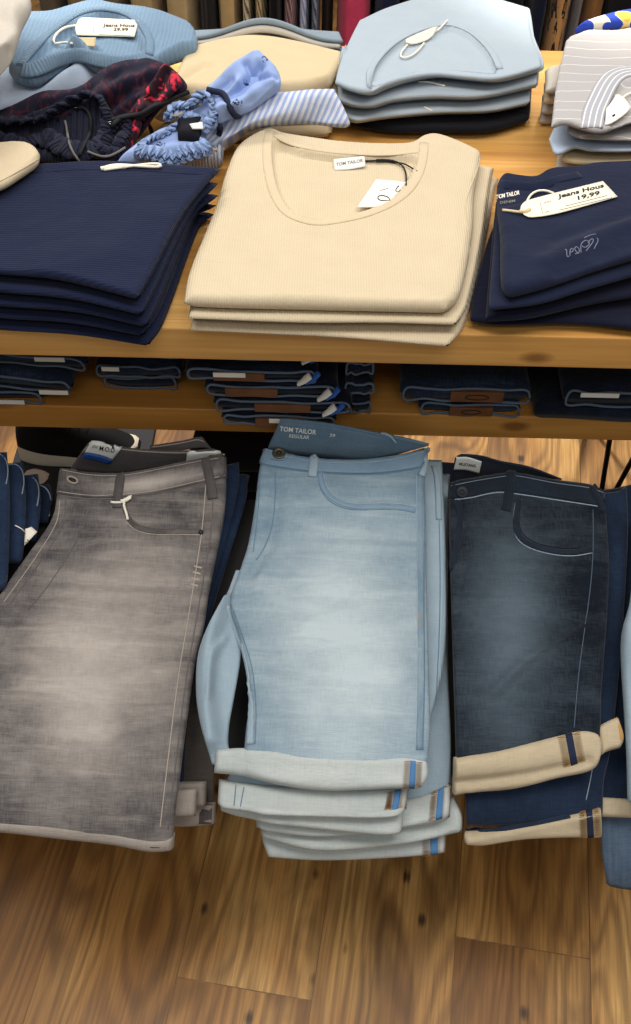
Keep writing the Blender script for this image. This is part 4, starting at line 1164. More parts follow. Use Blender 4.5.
# second pile, further back
Y1 = 1.04
jeans('dark jeans at the bottom of the recessed second shelf pile', sx(104, 380, Y1), sx(178, 385, Y1), Y1, 0, .028, M_jdark, 4, 'jeans in the recessed shelf pile', depth=.2)
jeans('dark jeans in the middle of the recessed second shelf pile', sx(98, 372, Y1), sx(184, 375, Y1), Y1 - .01, .0285, .026, M_jmid, 5, 'jeans in the recessed shelf pile', depth=.2, tag_=(.1, .3, .9))
jeans('dark jeans on top of the recessed second shelf pile', sx(96, 365, Y1), sx(186, 365, Y1), Y1, .055, .026, M_jdark, 6, 'jeans in the recessed shelf pile', depth=.2)
# central pile
Y2 = .972
sp = [(222, 336, .025, (.30, .75), (.42, .62), None), (214, 352, .026, (.30, .70), None, .80), (205, 338, .026, (.16, .55), None, .86), (186, 318, .025, (.22, .60), (.22, .46), .86), (184, 330, .025, (.28, .58), (.35, .58), .82)]
nm = ['at the bottom of the central shelf pile', 'second from the bottom of the central shelf pile', 'in the middle of the central shelf pile', 'second from the top of the central shelf pile', 'topmost of the central shelf pile']
b = 0
for i, (a, c, T, pa, ta, bt) in enumerate(sp):
    yy = 428 - i * 15
    jeans('dark jeans with brown leather patch, ' + nm[i], sx(a, yy, Y2), sx(c, yy, Y2), Y2 + (.012 * (i == 4)), b, T, M_jdark, 10 + i, 'jeans in the central shelf pile', patchx=pa, tag_=ta, btag=bt, label_m=True, depth=.24)
    b += T + .0005
# right flank of the central pile: a narrow second row behind
b = 0
for i in range(4):
    xa = sx(338, 400, 1.0) + .004 * (i % 2)
    jeans(['dark jeans lowest of the narrow pile right of the central one', 'dark jeans second of the narrow pile right of the central one', 'dark jeans third of the narrow pile right of the central one, blue label showing', 'dark jeans topmost of the narrow pile right of the central one'][i],
          max(xa, sx(339, 425, Y2) + .006), sx(371 + 2 * (i % 2), 400, 1.0), 1.0, b, .027, M_jdark, 30 + i, 'jeans in the narrow shelf pile', depth=.2, edge=True)
    b += .0345
# right centre pile
Y3 = 1.0
jeans('dark jeans with oval-stamped leather patch, lower of the pair on the shelf', sx(419, 402, Y3), sx(522, 402, Y3), Y3, 0, .028, M_jmid, 20, 'pair of jeans right of centre on the shelf', patchx=(.30, .72, 1), depth=.25)
jeans('dark jeans with oval-stamped leather patch, upper of the pair on the shelf', sx(400, 385, Y3), sx(534, 382, Y3), Y3 - .004, .0285, .032, M_jmid, 21, 'pair of jeans right of centre on the shelf', patchx=(.38, .78, 1), depth=.25)
jeans('dark navy jeans at the bottom of the right shelf pile', sx(537, 400, .99), sx(680, 405, .99), .99, 0, .034, M_jdark, 22, 'jeans in the right shelf pile', edge=False, depth=.26)
jeans('dark jeans with pale edge and grey label, on top of the right shelf pile', sx(564, 385, .99), sx(690, 390, .99), .985, .0345, .036, M_jdark, 23, 'jeans in the right shelf pile', tag_=(.12, .42, .85), depth=.26)

# ================================================================== FLOOR BEHIND: trainer and the flat dark slab under it
M_slab = plain('grey_slab', '35363a', .8)
bd = [PZ((-30, 480), .03), PZ((95, 480), .03)]
t = thing('dark_floor_slab', 'thin dark grey slab on the floor under the black trainer', 'board', (-.5, 1.42, 0))
box('slab_body', (PZ((14, 465), 0).x, 1.25, 0), (PZ((150, 465), 0).x, 1.56, .012), M_slab, t, .004)  # thin dark grey slab across the floor under the trainer
def trainer():
    z0 = .0125
    y = 1.385
    xa, xb = PY((12, 450), y).x, PY((133, 450), y).x
    L = xb - xa
    t = thing('trainer_shoe', 'black trainer with thick cream sole standing on the floor behind the shelf', 'shoe', ((xa + xb) / 2, y + .05, 0))
    nL, na = 30, 20
    def sole_w(f): return .043 * (math.sin(PI * min(1, max(0, f * .94 + .05))) ** .38) * (1 - .12 * math.exp(-((f - .4) / .18) ** 2))
    V = []; F = []
    rows = [(0, .94), (.004, 1), (.018, 1.03), (.030, 1.0), (.034, .95)]
    for i in range(nL + 1):
        f = i / nL
        for (z, s) in rows:
            zz = z * (1 + .25 * math.exp(-((f - .05) / .3) ** 2)) + .008 * sstep(.8, 1, f)
            w = sole_w(f) * s
            V.append(Vector((xa + f * L, y + .05 - w, zz + z0)))
        for (z, s) in rows[::-1]:
            zz = z * (1 + .25 * math.exp(-((f - .05) / .3) ** 2)) + .008 * sstep(.8, 1, f)
            V.append(Vector((xa + f * L, y + .05 + sole_w(f) * s, zz + z0)))
    k = 2 * len(rows)
    for i in range(nL):
        for j in range(k): F.append((i * k + j, i * k + (j + 1) % k, (i + 1) * k + (j + 1) % k, (i + 1) * k + j))
    F.append(tuple(range(k))[::-1]); F.append(tuple(nL * k + j for j in range(k)))
    new_obj('sole', V, F, plain('cream_sole', 'd8d0bc', .7), t)
    V = []; F = []; na = 16
    for i in range(nL + 1):
        f = i / nL
        top = .038 + .052 * math.exp(-((f - .18) / .25) ** 2) + .025 * math.sin(PI * f) + .012 * sstep(.95, .7, f)
        w = sole_w(f) * 1.0
        for j in range(na + 1):
            an = PI * j / na
            V.append(Vector((xa + .001 + f * (L + .003), y + .05 - math.cos(an) * w * (1 - .25 * (math.sin(an) ** 2)), z0 + .03 + (top - .03) * math.sin(an) ** .7)))
    for i in range(nL):
        for j in range(na): F.append((i * (na + 1) + j, i * (na + 1) + j + 1, (i + 1) * (na + 1) + j + 1, (i + 1) * (na + 1) + j))
        F.append((i * (na + 1), (i + 1) * (na + 1), (i + 1) * (na + 1) + na, i * (na + 1) + na))
    F.append(tuple(range(na + 1))); F.append(tuple(nL * (na + 1) + j for j in range(na + 1))[::-1])
    up = new_obj('upper', V, F, plain('black_mesh', '0f0f12', .85), t)
    for q in range(4):
        f = .38 + q * .07
        tp = .038 + .052 * math.exp(-((f - .18) / .25) ** 2) + .025 * math.sin(PI * f) + .012
        tube('lace', [(xa + f * L, y + .05 - .022, z0 + tp - .010), (xa + (f + .01) * L, y + .05, z0 + tp + .002), (xa + f * L, y + .05 + .022, z0 + tp - .010)], .0025, M_blackcord, t)
trainer()
# ================================================================== DENIM SHORTS ON THE SLOPING RACK
M_rackwood = plain('black_rack', '141416', .6, .3)  # rack coloured black so gaps between the piles read as shade
BF, BB = (.585, .325), (.955, .425)      # front and back edge of the sloping board (Y, Z)
rk = thing('sloping_display_rack', 'low black sloping rack under the denim shorts, almost wholly covered by them', 'display rack', (0, .77, 0))
bmv = []
for x in (-.62, .62):
    for (yy, zz) in (BF, BB):
        bmv += [Vector((x, yy, zz)), Vector((x, yy + .004, zz - .018))]
new_obj('board', bmv, [(0, 1, 3, 2), (4, 6, 7, 5), (0, 2, 6, 4), (1, 5, 7, 3), (0, 4, 5, 1), (2, 3, 7, 6)], M_rackwood, rk, smooth=False)
for x in (-.56, .56):
    box('leg', (x - .02, BF[0] + .03, 0), (x + .02, BF[0] + .07, BF[1] - .012), M_rackwood, rk)
    box('leg', (x - .02, BB[0] - .07, 0), (x + .02, BB[0] - .03, BB[1] - .040), M_rackwood, rk)

# colours
M_dgrey = denim('grey_denim', '454346', 'b3aba5', [(.56, .40, .30, .30, .85)], .34, .06, .07, .3)
M_dgreydk = denim('grey_denim_dark', '454244', '6d6866', (), .4, .3, .14)
M_gbrown = denim('grey_brown_denim', '3c3836', '6e6660', (), .4, .4, .1)
M_ddw = denim('dark_waist_denim', '10151f', '2a3644', (), .4, .4, .1)
M_dlight = denim('light_blue_denim', '6c8496', 'b9c7ce', [(.55, .34, .42, .40, .95)], .28, .0, .075, .28)  # wash fade; the darker waist is partly shade put into the colour
M_dlight2 = denim('light_blue_denim_plain', '7f96a8', 'a8b9c4', (), .35, .45, .08)
M_ddark = denim('dark_blue_denim', '0f1621', '55636f', [(.36, .42, .26, .34, .85)], .25, .04, .08, .16)
M_ddark2 = denim('dark_blue_denim_plain', '131c2d', '283a54', (), .45, .35, .14)
M_dmid = denim('mid_blue_denim', '151f33', '2b3f5e', (), .5, .4, .14)
M_dblackj = denim('black_denim', '0b0c10', '1c1d22', (), .5, .4, .14)
M_cuffl = denim('light_cuff', '97a4a9', 'c0c4c0', (), .3, .55, .14)
M_cuffc = denim('cream_cuff', '9f927b', 'c6b89d', (), .3, .55, .10)
M_cuffg = denim('grey_cuff', '807973', 'a9a098', (), .3, .5, .14)
M_thread_l = plain('pale_thread', '93aabb', .9); M_thread_g = plain('grey_thread', 'a89d92', .9); M_thread_d = plain('steel_thread', '8796a6', .9)
M_thread_dd = plain('dim_thread', '4c5a6b', .9); M_seam_l = plain('light_seam', '617f95', .95); M_seam_g = plain('grey_seam', '66605e', .95); M_seam_d = plain('navy_seam', '131b2a', .95)
M_orange = plain('orange_thread', 'b98d63', .9); M_bluetape = plain('blue_tape', '4b78a8', .9); M_navytape = plain('navy_tape', '1d2740', .9); M_tan = plain('tan_thread', 'b28a52', .9)
M_brass = plain('antique_brass', '6b6456', .4, .5, .8)
M_darkeye = plain('dark_eyelet', '1c1917', .6)

def prof(wy, wz, hy, hz, droop=.03):
    """from hem (front) to waist: nearly straight, rolling over at the hem"""
    P = []
    for i in range(9):
        f = i / 8
        y = hy + (wy - hy) * f; z = hz + (wz - hz) * f
        z += droop * (math.sin(PI * f ** .55) ** 1.0) * (1 - f) ** .6
        P.append((y, z))
    d = Vector(P[1]) - Vector(P[0])
    P.insert(0, (hy - .03, hz - .07)) if droop > 0 else None
    return Surf(P)
def stamp(px_front, px_back, tape, thread, parent, among, name='selvedge_stitch'):
    """the selvedge label sewn on a turned-up cuff: a tape between two zigzag rows"""
    f0, f1 = Vector(px_front[0]), Vector(px_front[1]); b0, b1 = Vector(px_back[0]), Vector(px_back[1])
    pt = lambda u, v: (f0.lerp(f1, u)).lerp(b0.lerp(b1, u), v)
    st = patch(name, [pt(.36, .0), pt(.66, .0)], [pt(.36, 1.), pt(.66, 1.)], tape, parent, among, .0006, n=(4, 10), lift=.0004)
    for (ua, ub) in ((.02, .34), (.68, 1.0)):
        Q = []
        for k in range(33): Q.append(pt(ua if k % 2 else ub, .02 + .96 * k / 32))
        H = [hit(q, among, .0008) for q in Q]
        sweep('zigzag_thread', [h[0] for h in H], [h[1] for h in H], .0010, .0006, thread, st)
    return st
def stitches(pts, m, parent, among, off=0, w=.0011, name='stitching'):
    return ribbon(name, [(p[0] + off, p[1]) for p in pts], w, .0006, m, parent, among, lift=.0003)

# generic lower short in a pile: body and turned-up cuff
def lower(label, S, group, front, back, left, right, T, mat, base, cuff=None, cm=None, nm='denim_shorts', seed=0, bump=None, n=(36, 40), rl=.008):
    p = S.at(0, .25, base)[0]
    t = thing(nm, label, 'shorts', (S.inv(front[len(front) // 2], base).x, p.y, p.z), group)
    o = slab('body', S, front, back, left, right, T, mat, t, base, n, r=(.007, .007, .008, rl), bump=under(bump or wr((.003, 16, 9, seed), (.0012, 40, 16, seed + 3)), .0035))
    objs = [o]
    if cuff:
        c = slab('cuff', S, cuff[0], cuff[1], cuff[2] if len(cuff) > 2 else (), cuff[3] if len(cuff) > 3 else (), T + .008, cm, t, base - .003, (30, 10), r=(.006, .006, .005, min(.006, rl)), bump=under(wr((.0015, 14, 20, seed)), .0015))
        objs.append(c)
    return t, objs

GL, GG, GD = 'light blue shorts in the middle pile', 'shorts in the grey pile', 'shorts in the dark blue pile'
# ------------------------------------------------------------------ middle pile: light blue
T0 = .013
TG = .016
SL = [prof(.955, .502, .525, .408, .022), prof(.956, .484, .503, .384, .022), prof(.957, .4685, .490, .366, .022), prof(.957, .454, .494, .350, .022), prof(.958, .440, .487, .334, .020), prof(.958, .430, .474, .315, .018)]
KB = [(286, 470), (450, 474)]
t6, o6 = lower('light blue denim shorts at the bottom of the middle pile, cuff hanging lowest', SL[5], GL, [(272, 850), (330, 852), (400, 850), (440, 846)], KB, [(268, 760), (268, 600)], [(448, 760), (448, 600)], T0, M_dlight2, 0,
             ([(268, 857), (323, 860), (403, 857), (445, 853)], [(263, 822), (323, 834), (400, 833), (446, 828)], [(262, 838)]), M_cuffl, seed=1)
stamp([(422, 857), (446, 853)], [(421, 833), (446, 830)], M_bluetape, M_orange, o6[1], B(o6[1]))
t5, o5 = lower('light blue denim shorts second from the bottom of the middle pile, rounded right cuff', SL[4], GL, [(266, 828), (330, 836), (430, 834), (452, 826)], KB, [(262, 740), (262, 600)], [(451, 760), (446, 600)], T0, M_dlight2, 0,
             ([(262, 836), (320, 846), (400, 842), (462, 832)], [(258, 808), (320, 822), (400, 818), (454, 796)], (), [(462, 814)]), M_cuffl, seed=2)
t4, o4 = lower('light blue denim shorts in the middle pile with stitched cuff protruding at its right', SL[3], GL, [(256, 806), (330, 814), (420, 812), (448, 802)], KB, [(250, 740), (256, 600)], [(451, 740), (445, 600)], T0, M_dlight2, 0,
             ([(256, 826), (330, 832), (425, 823), (449, 817)], [(256, 796), (330, 802), (410, 798), (451, 783)]), M_cuffl, seed=3)
stamp([(428, 822), (449, 816)], [(431, 790), (451, 784)], M_bluetape, M_orange, o4[1], B(o4[1]))
t3, o3 = lower('light blue denim shorts third from the top of the middle pile, plain cuff', SL[2], GL, [(228, 806), (300, 816), (380, 820), (399, 820)], [(285, 463), (440, 467)], [(246, 740), (252, 640), (258, 560)], [(412, 720), (438, 600)], T0, M_dlight2, 0,
             ([(221, 811), (248, 818), (330, 827), (400, 831)], [(219, 796), (250, 802), (330, 806), (404, 806)]), M_cuffl, seed=4)
t2, o2 = lower('light blue denim shorts just under the top pair of the middle pile, stitched cuff', SL[1], GL, [(224, 796), (300, 804), (380, 806), (402, 800)], [(285, 456), (442, 460)], [(228, 776), (250, 745), (254, 660), (256, 620), (258, 560)], [(424, 740), (444, 660), (446, 560)], T0, M_dlight2, 0,
             ([(218, 803), (234, 807), (320, 811), (385, 812), (406, 808)], [(219, 778), (250, 783), (330, 788), (400, 787), (409, 784)]), M_cuffl, seed=5)
stamp([(384, 811), (405, 808)], [(387, 792), (408, 789)], M_bluetape, M_orange, o2[1], B(o2[1]))
for q in ([(236, 785), (234, 806)], [(244, 787), (240, 809)]): stitches(q, M_seam_l, o2[1], B(o2[1]))
# top pair
S1 = SL[0]
t1 = thing('denim_shorts', 'light blue denim shorts with button and printed waistband, topmost of the middle pile', 'shorts', (.04, .74, .44), GL)
bl = slab('rear_leg', S1, [(212, 764), (225, 770), (243, 774)], [(236, 570), (256, 570)], [(200, 722), (196, 688), (200, 648), (222, 606)], [(237, 760), (229, 748), (229, 728), (233, 704), (240, 664), (245, 620)], .007, M_dlight2, t1, .003, (60, 60), r=(.0035,) * 4,
          bump=add(wr((.001, 20, 8, 3)), creases(S1, .01, [([(222, 604), (210, 645), (206, 690), (211, 740)], .014, .012), ([(226, 640), (214, 660), (210, 700)], .004, .004)])))
WB = [(263, 449), (290, 456), (320, 460), (360, 461), (400, 456), (428, 448)]
body_left = [(246, 730), (250, 690), (240, 640), (230, 604), (240, 570), (248, 545), (255, 505), (258, 478)]
kn = creases(S1, .026, gain=2.4, lines=[([(250, 575), (262, 560), (272, 530), (278, 490)], -.0025, .010), ([(252, 600), (272, 650), (280, 700), (282, 745)], -.0016, .012), ([(268, 560), (258, 585), (255, 610)], .002, .010),
                        ([(335, 600), (370, 585), (415, 575)], -.0014, .006), ([(300, 625), (350, 610), (410, 604)], .0012, .006), ([(290, 585), (340, 575), (390, 560)], -.0009, .006), ([(310, 650), (360, 640), (415, 632)], -.0012, .006),
                        ([(290, 560), (330, 552), (370, 545)], .0010, .006), ([(320, 545), (360, 528), (410, 524)], -.0008, .006), ([(340, 660), (390, 655), (420, 650)], .0008, .005)])
b1 = slab('body', S1, [(243, 766), (300, 776), (360, 780), (405, 778), (425, 776)], WB, body_left, [(430, 740), (429, 680), (427, 600), (426, 520), (425, 480)], TG, M_dlight, t1, .0105, (90, 120), r=(.007, .008, .006, .008),
          bump=add(wr((.0016, 8, 6, 4, 2), (.0005, 30, 40, 2)), kn, hollow(S1, .026, [(322, 473), (324, 488), (332, 500), (350, 507), (380, 508), (414, 509), (418, 470), (370, 472)], .0016, .008)))
ab = B(b1)
wbd = patch('waistband', [(257, 462), (262, 464), (300, 470), (340, 473), (380, 473), (421, 467)], [(264, 446), (290, 455), (320, 459.5), (360, 460.5), (400, 455.5), (427, 448)], M_dlight2, t1, ab, .0026, n=(44, 8), lift=-.0006, keep=True)
aw = B(b1, wbd)
stitches([(262, 465), (300, 471), (340, 474), (380, 474), (420, 468)], M_seam_l, wbd, ab, w=.0018)
stitches([(265, 449), (290, 457.5), (320, 462), (360, 463), (400, 458), (426, 450.5)], M_thread_l, wbd, aw)
ribbon('belt_loop', [(312, 477), (313.5, 466), (314.5, 456), (315, 446), (314.5, 443)], .0125, .0035, M_dlight2, t1, aw, step=2)
ribbon('belt_loop', [(421, 476), (425, 466), (428, 455), (429, 447)], .009, .0035, M_dlight2, t1, aw, step=2)
def button(p, r, m, m2, parent, among, name='button'):
    l, nrm = hit(p, among)
    u = nrm.cross(Vector((1, 0, 0))).normalized(); w_ = nrm.cross(u)
    V = []; F = []; k = 20
    ringz = [(0, .0), (1, .0), (1, .0016), (.86, .0024), (.66, .0018), (.5, .0012), (.32, .0016), (0, .0018)]
    for (q, h) in ringz:
        for i in range(k): V.append(l + u * (math.cos(2 * PI * i / k) * q * r) + w_ * (math.sin(2 * PI * i / k) * q * r) + nrm * h)
    for a in range(len(ringz) - 1):
        for i in range(k): F.append((a * k + i, a * k + (i + 1) % k, (a + 1) * k + (i + 1) % k, (a + 1) * k + i))
    o = new_obj(name, V, F, m, parent, keep=False)
    tube('button_hole', [l + u * (math.cos(i * PI / 4) * r * .3) + w_ * (math.sin(i * PI / 4) * r * .3) + nrm * .0018 for i in range(8)], r * .09, m2, o, closed=True, n=20, sides=6)
    return o
M_dlw = denim('waist_denim', '66819a', '8ba4b6', (), .4, .4, .10)  # waistband darker than the leg, part of it painted shade
wbd.data.materials[0] = M_dlw
button((279, 453.5), .0092, M_brass, M_darkeye, t1, aw)
stitches([(271, 459), (279, 461), (289, 459), (291, 453), (284, 447)], M_seam_l, wbd, aw)
POC = [(320, 472), (322, 484), (328, 495), (340, 503), (356, 507), (380, 506.5), (400, 507), (416, 510)]
ribbon('pocket_seam', POC, .007, .0010, M_dlw, t1, ab, step=3)
stitches([(318, 473), (319.5, 486), (326, 498), (339, 506.5), (356, 510), (380, 509.5), (400, 510), (415, 513)], M_seam_l, t1, ab)
stitches([(323.5, 472), (325, 484), (331, 493), (342, 500.5), (357, 504), (380, 503.5), (400, 504), (416, 507)], M_thread_l, t1, ab)
ribbon('side_seam', [(419, 474), (420, 520), (420.5, 600), (421, 680), (419, 750)], .0075, .0008, M_dlight, t1, ab, step=6)
stitches([(416.5, 474), (417, 520), (417, 560), (417.5, 620)], M_thread_l, t1, ab)
stitches([(423, 474), (424, 520), (424, 600), (424.5, 680), (423, 750)], M_seam_l, t1, ab)
rnd = random.Random(5)
ribbon('inseam', [(228, 606), (238, 634), (247, 668), (251, 706), (250, 744)], .008, .0016, M_dlight2, t1, B(b1, bl), step=3, wob=lambda f: 1 + .12 * math.sin(f * 90))
stitches([(231, 604), (242, 634), (252, 668), (256, 706), (255, 744)], M_seam_l, t1, B(b1, bl))
stitches([(260, 470), (259, 500), (256, 530), (253, 552)], M_seam_l, t1, ab)
stitches([(275, 472), (275, 500), (271, 530), (262, 552), (256, 560)], M_seam_l, t1, ab)
for i in range(5): stitches([(417.5 , 612 + i * 3), (421, 612.5 + i * 3)], M_orange, t1, ab, w=.0009, name='bar_tack')
cf1 = slab('cuff', S1, [(214, 773), (243, 776), (292, 786), (336, 789), (403, 787), (420, 788)], [(216, 750), (240, 748), (270, 750), (305, 755), (367, 758), (403, 756), (427, 760)], (), [(428, 775)], .030, M_cuffl, t1, -.001, (60, 16), r=(.008, .006, .006, .007),
           bump=add(wr((.0016, 14, 20, 5)), creases(S1, .03, [([(243, 776), (242, 750)], -.0025, .005), ([(262, 781), (320, 778), (400, 783)], .0012, .006)])))
stamp([(402, 788), (421, 788)], [(404, 760), (422, 762)], M_bluetape, M_orange, cf1, B(cf1))
# printed back of the waistband: a strip standing behind the front one
def backband(name, bot, top, m, parent, Y0, Y1, thick=.003, n=(30, 6), edge=None, em=None):
    """standing strip of the rear waistband; bottom and top edge traced on upright planes"""
    us = [i / n[0] for i in range(n[0] + 1)]
    b_ = even(catmull([Vector(p) for p in bot], 60), 0, us); t_ = even(catmull([Vector(p) for p in top], 60), 0, us)
    V = []; F = []; uv = []
    nu, nv = n
    for side in (0, 1):
        for j in range(nv + 1):
            for i in range(nu + 1):
                p = b_[i].lerp(t_[i], j / nv)
                q = PY(p, Y0 + (Y1 - Y0) * j / nv)
                V.append(q + Vector((0, thick * side, 0))); uv.append((us[i] * .2, j / nv * .03))
    k = (nu + 1) * (nv + 1)
    for j in range(nv):
        for i in range(nu):
            a = j * (nu + 1) + i
            F.append((a, a + 1, a + nu + 2, a + nu + 1)); F.append((k + a, k + a + nu + 1, k + a + nu + 2, k + a + 1))
    for i in range(nu):
        a = i; c = nv * (nu + 1) + i
        F.append((a, k + a, k + a + 1, a + 1)); F.append((c, c + 1, k + c + 1, k + c))
    for j in range(nv):
        a = j * (nu + 1); c = a + nu
        F.append((a, a + nu + 1, k + a + nu + 1, k + a)); F.append((c, k + c, k + c + nu + 1, c + nu + 1))
    o = new_obj(name, V, F, m, parent, uvs={'UVMap': uv, 'UV01': uv})
    if edge: 
        ribbon(edge, [(p[0], p[1] + .8) for p in top], .0016, .0008, em, o, B(o))
    return o
M_inwaist = denim('inner_waistband', '4c6478', '7d95a6', (), .35, .35, .08)
bb1 = backband('back_waistband', [(268, 448), (290, 455), (330, 459), (370, 461), (428, 446)], [(281, 419.5), (320, 423), (350, 428), (380, 434), (410, 440), (429, 445)], M_inwaist, t1, .9555, .9525, edge='top_stitch', em=M_seam_l)
lettering('TOM TAILOR', (279.5, 430.5), (316, 434.3), (.6, -4.6), M_label, bb1, B(bb1), .0006, .02)
lettering('REGULAR', (289, 437.1), (309, 438.8), (.5, -3.4), M_label, bb1, B(bb1), .0006, .01)
lettering('29', (329.5, 436), (335, 436.8), (.3, -3), M_label, bb1, B(bb1), .0006, .01)
cord('hanging_loop', [(381, 434), (388, 434.5), (393, 438), (396, 442)], .0014, M_thread_l, bb1, B(bb1))
stitches([(435, 470), (439, 520), (440, 600), (437, 680), (431, 755)], M_seam_l, t2, B(o2[0]))
stitches([(441, 480), (443, 540), (443, 600), (440, 680)], M_thread_l, t2, B(o2[0]))
# belt-loop and flank of the lower ones at the right edge
for q, m_, k, oo in (([(434, 466), (437, 478), (438, 492), (439, 520)], M_dlight2, t2, o2),):
    ribbon('belt_loop', q, .008, .003, m_, k, B(oo[0]), step=4)

# ------------------------------------------------------------------ left pile: grey
SG = [prof(.955, .497, .487, .352, .026), prof(.956, .477, .503, .334, .026), prof(.957, .457, .513, .314, .026), prof(.958, .437, .520, .294, .024)]
g4, q4 = lower('grey-brown denim shorts at the bottom of the grey pile, striped cuff end visible', SG[3], GG, [(60, 800), (120, 808), (180, 812), (214, 812)], [(90, 470), (250, 475)], [(60, 640)], [(214, 760), (206, 700), (206, 640), (228, 560)], T0, M_gbrown, 0,
               ([(60, 815), (120, 820), (180, 826), (216, 824)], [(60, 790), (120, 796), (180, 800), (216, 802)]), M_cuffg, seed=6)
ribbon('dark_tape', [(205, 824), (206, 804)], .016, .0008, M_dgreydk, q4[1], B(q4[1]))
g3, q3 = lower('dark blue denim shorts third from the top of the grey pile', SG[2], GG, [(50, 780), (120, 790), (184, 792)], [(80, 466), (247, 474)], [(52, 640)], [(186, 740), (198, 660), (228, 560), (246, 500)], T0, M_dmid, 0,
               ([(60, 800), (120, 806), (206, 806)], [(60, 776), (120, 782), (207, 781)]), M_cuffg, seed=7, bump=wr((.004, 30, 20, 2)))
g2, q2 = lower('mid blue denim shorts just under the grey pair, bright blue at its waist corner', SG[1], GG, [(40, 790), (120, 800), (178, 800)], [(76, 484), (127, 484), (200, 470), (239, 462)], [(50, 640)], [(180, 740), (190, 660), (220, 560), (238, 490)], T0, M_dmid, 0,
               ([(40, 812), (120, 818), (196, 816)], [(40, 786), (120, 790), (198, 788)]), M_cuffg, seed=8, bump=wr((.003, 30, 20, 2)))
g1 = thing('denim_shorts', 'washed grey denim shorts with pale knotted string, topmost of the left pile', 'shorts', (-.2, .74, .44), GG)
SG0 = SG[0]
WG = [(60, 468), (91, 473), (127, 473), (170, 465), (200, 459), (225, 455)]
bg = slab('body', SG0, [(-48, 826), (0, 828), (57, 834), (114, 840), (173, 844)], WG, [(-45, 740), (-38, 660), (0, 596), (27, 557), (51, 522), (57, 495)], [(177, 800), (181, 770), (188, 716), (196, 660), (204, 628), (210, 588), (222, 530), (226, 497), (226, 474)], TG, M_dgrey, g1, .0105, (90, 120), r=(.007, .008, .006, .008),
          bump=add(wr((.0016, 8, 6, 6, 3), (.0005, 30, 40, 5)), creases(SG0, .026, [([(95, 540), (80, 560), (60, 600)], .002, .012), ([(110, 500), (90, 540), (80, 575)], -.0016, .008), ([(150, 600), (110, 640), (60, 690)], .0015, .02), ([(70, 730), (110, 690), (150, 660)], -.0012, .015), ([(130, 620), (170, 612), (200, 590)], -.001, .006)]),
          hollow(SG0, .026, [(124, 497), (127, 515), (135, 526), (150, 531), (200, 532), (206, 485)], .0014, .008)))
ag = B(bg)
wg = patch('waistband', [(57.5, 494), (80, 497), (103, 498), (150, 494), (206, 482), (226, 478)], [(61, 467), (91, 472), (127, 472), (170, 464), (200, 458), (225, 454.5)], M_dgrey, g1, ag, .0026, n=(44, 8), lift=-.0006, keep=True)
agw = B(bg, wg)
stitches([(57.5, 495), (80, 498), (103, 499), (150, 495), (206, 483), (226, 479)], M_seam_g, wg, ag, w=.002)
stitches([(58, 491.5), (80, 494.5), (103, 495.5), (150, 491.5), (206, 479.5), (225, 475.5)], M_thread_g, wg, agw)
stitches([(62, 470), (91, 475), (127, 475), (170, 467), (200, 461), (224, 457.5)], M_thread_g, wg, agw)
tube('buttonhole', [hit((72.5 + 5 * math.cos(a), 480 + 3 * math.sin(a) + 1.4 * math.cos(a)), agw, .0006)[0] for a in [i * PI / 5 for i in range(10)]], .0012, M_thread_g, wg, closed=True, n=30, sides=6)
ribbon('buttonhole_slit', [(69, 479), (76, 481)], .0045, .0005, M_darkeye, wg, agw, step=1.5)
ribbon('belt_loop', [(117, 508), (118, 496), (119.5, 484), (121, 473), (121, 470)], .0125, .0035, M_dgreydk, g1, agw, step=2)
ribbon('belt_loop', [(213, 499), (211, 486), (208, 470), (205, 458), (204, 454)], .013, .0035, M_dgreydk, g1, agw, step=2)
sg = cord('knotted_string', [(112, 503.5), (118, 505), (126, 503), (131, 500), (135, 494), (126, 500), (121, 504), (126, 511), (128, 521)], .0017, M_white, g1, agw, lift=.004)
cord('string_knot', [(121, 503), (125, 502), (128, 500.5)], .0028, M_white, sg, agw, lift=.005)
PG = [(123.5, 500), (125, 512), (130, 522), (140, 528.5), (155, 531.5), (180, 531.5), (202, 532)]
ribbon('pocket_seam', PG, .007, .0012, M_dgrey, g1, ag, step=3)
stitches([(121.5, 500), (123, 513), (128.5, 524.5), (139, 531.5), (155, 534.5), (180, 534.5), (200, 535)], M_thread_g, g1, ag)
stitches([(126, 499), (127.5, 511), (132, 519.5), (141, 525.5), (155, 528.5), (180, 528.5), (201, 529)], M_seam_g, g1, ag)
button((201, 532.5), .0034, M_darkeye, M_brass, g1, ag, 'rivet')
stitches([(206, 484), (202, 530), (196, 570), (188, 620), (178, 680), (168, 760), (160, 828)], M_thread_g, g1, ag, w=.0014)
stitches([(214, 480), (211, 530), (204, 575), (196, 622), (186, 680), (176, 760), (168, 828)], M_seam_g, g1, ag, w=.0014)
for i in range(4): ribbon('bar_tack', [(194 - i * 1.2, 566 + i * 6), (202 - i * 1.2, 568 + i * 6)], .0025, .0006, M_thread_g, g1, ag, step=2)
stitches([(60, 500), (56, 524), (34, 560), (4, 602)], M_thread_g, g1, ag)
stitches([(66, 500), (62, 526), (40, 562), (10, 604)], M_seam_g, g1, ag)
stitches([(90, 500), (86, 520), (70, 552), (48, 586), (28, 610)], M_seam_g, g1, ag)
cg = slab('cuff', SG0, [(-48, 829), (0, 831), (57, 837), (114, 843), (150, 849), (174, 848)], [(-48, 812), (0, 816), (57, 820), (114, 827), (152, 834), (175, 832)], (), (), .027, M_cuffg, g1, .001, (60, 12), r=(.008, .006, .006, .007), bump=wr((.0008, 14, 20, 5)))
ribbon('dark_tape', [(155, 848), (156, 833)], .012, .0008, M_dgreydk, cg, B(cg)); ribbon('dark_tape', [(164, 847), (165, 833)], .004, .0007, M_thread_g, cg, B(cg))
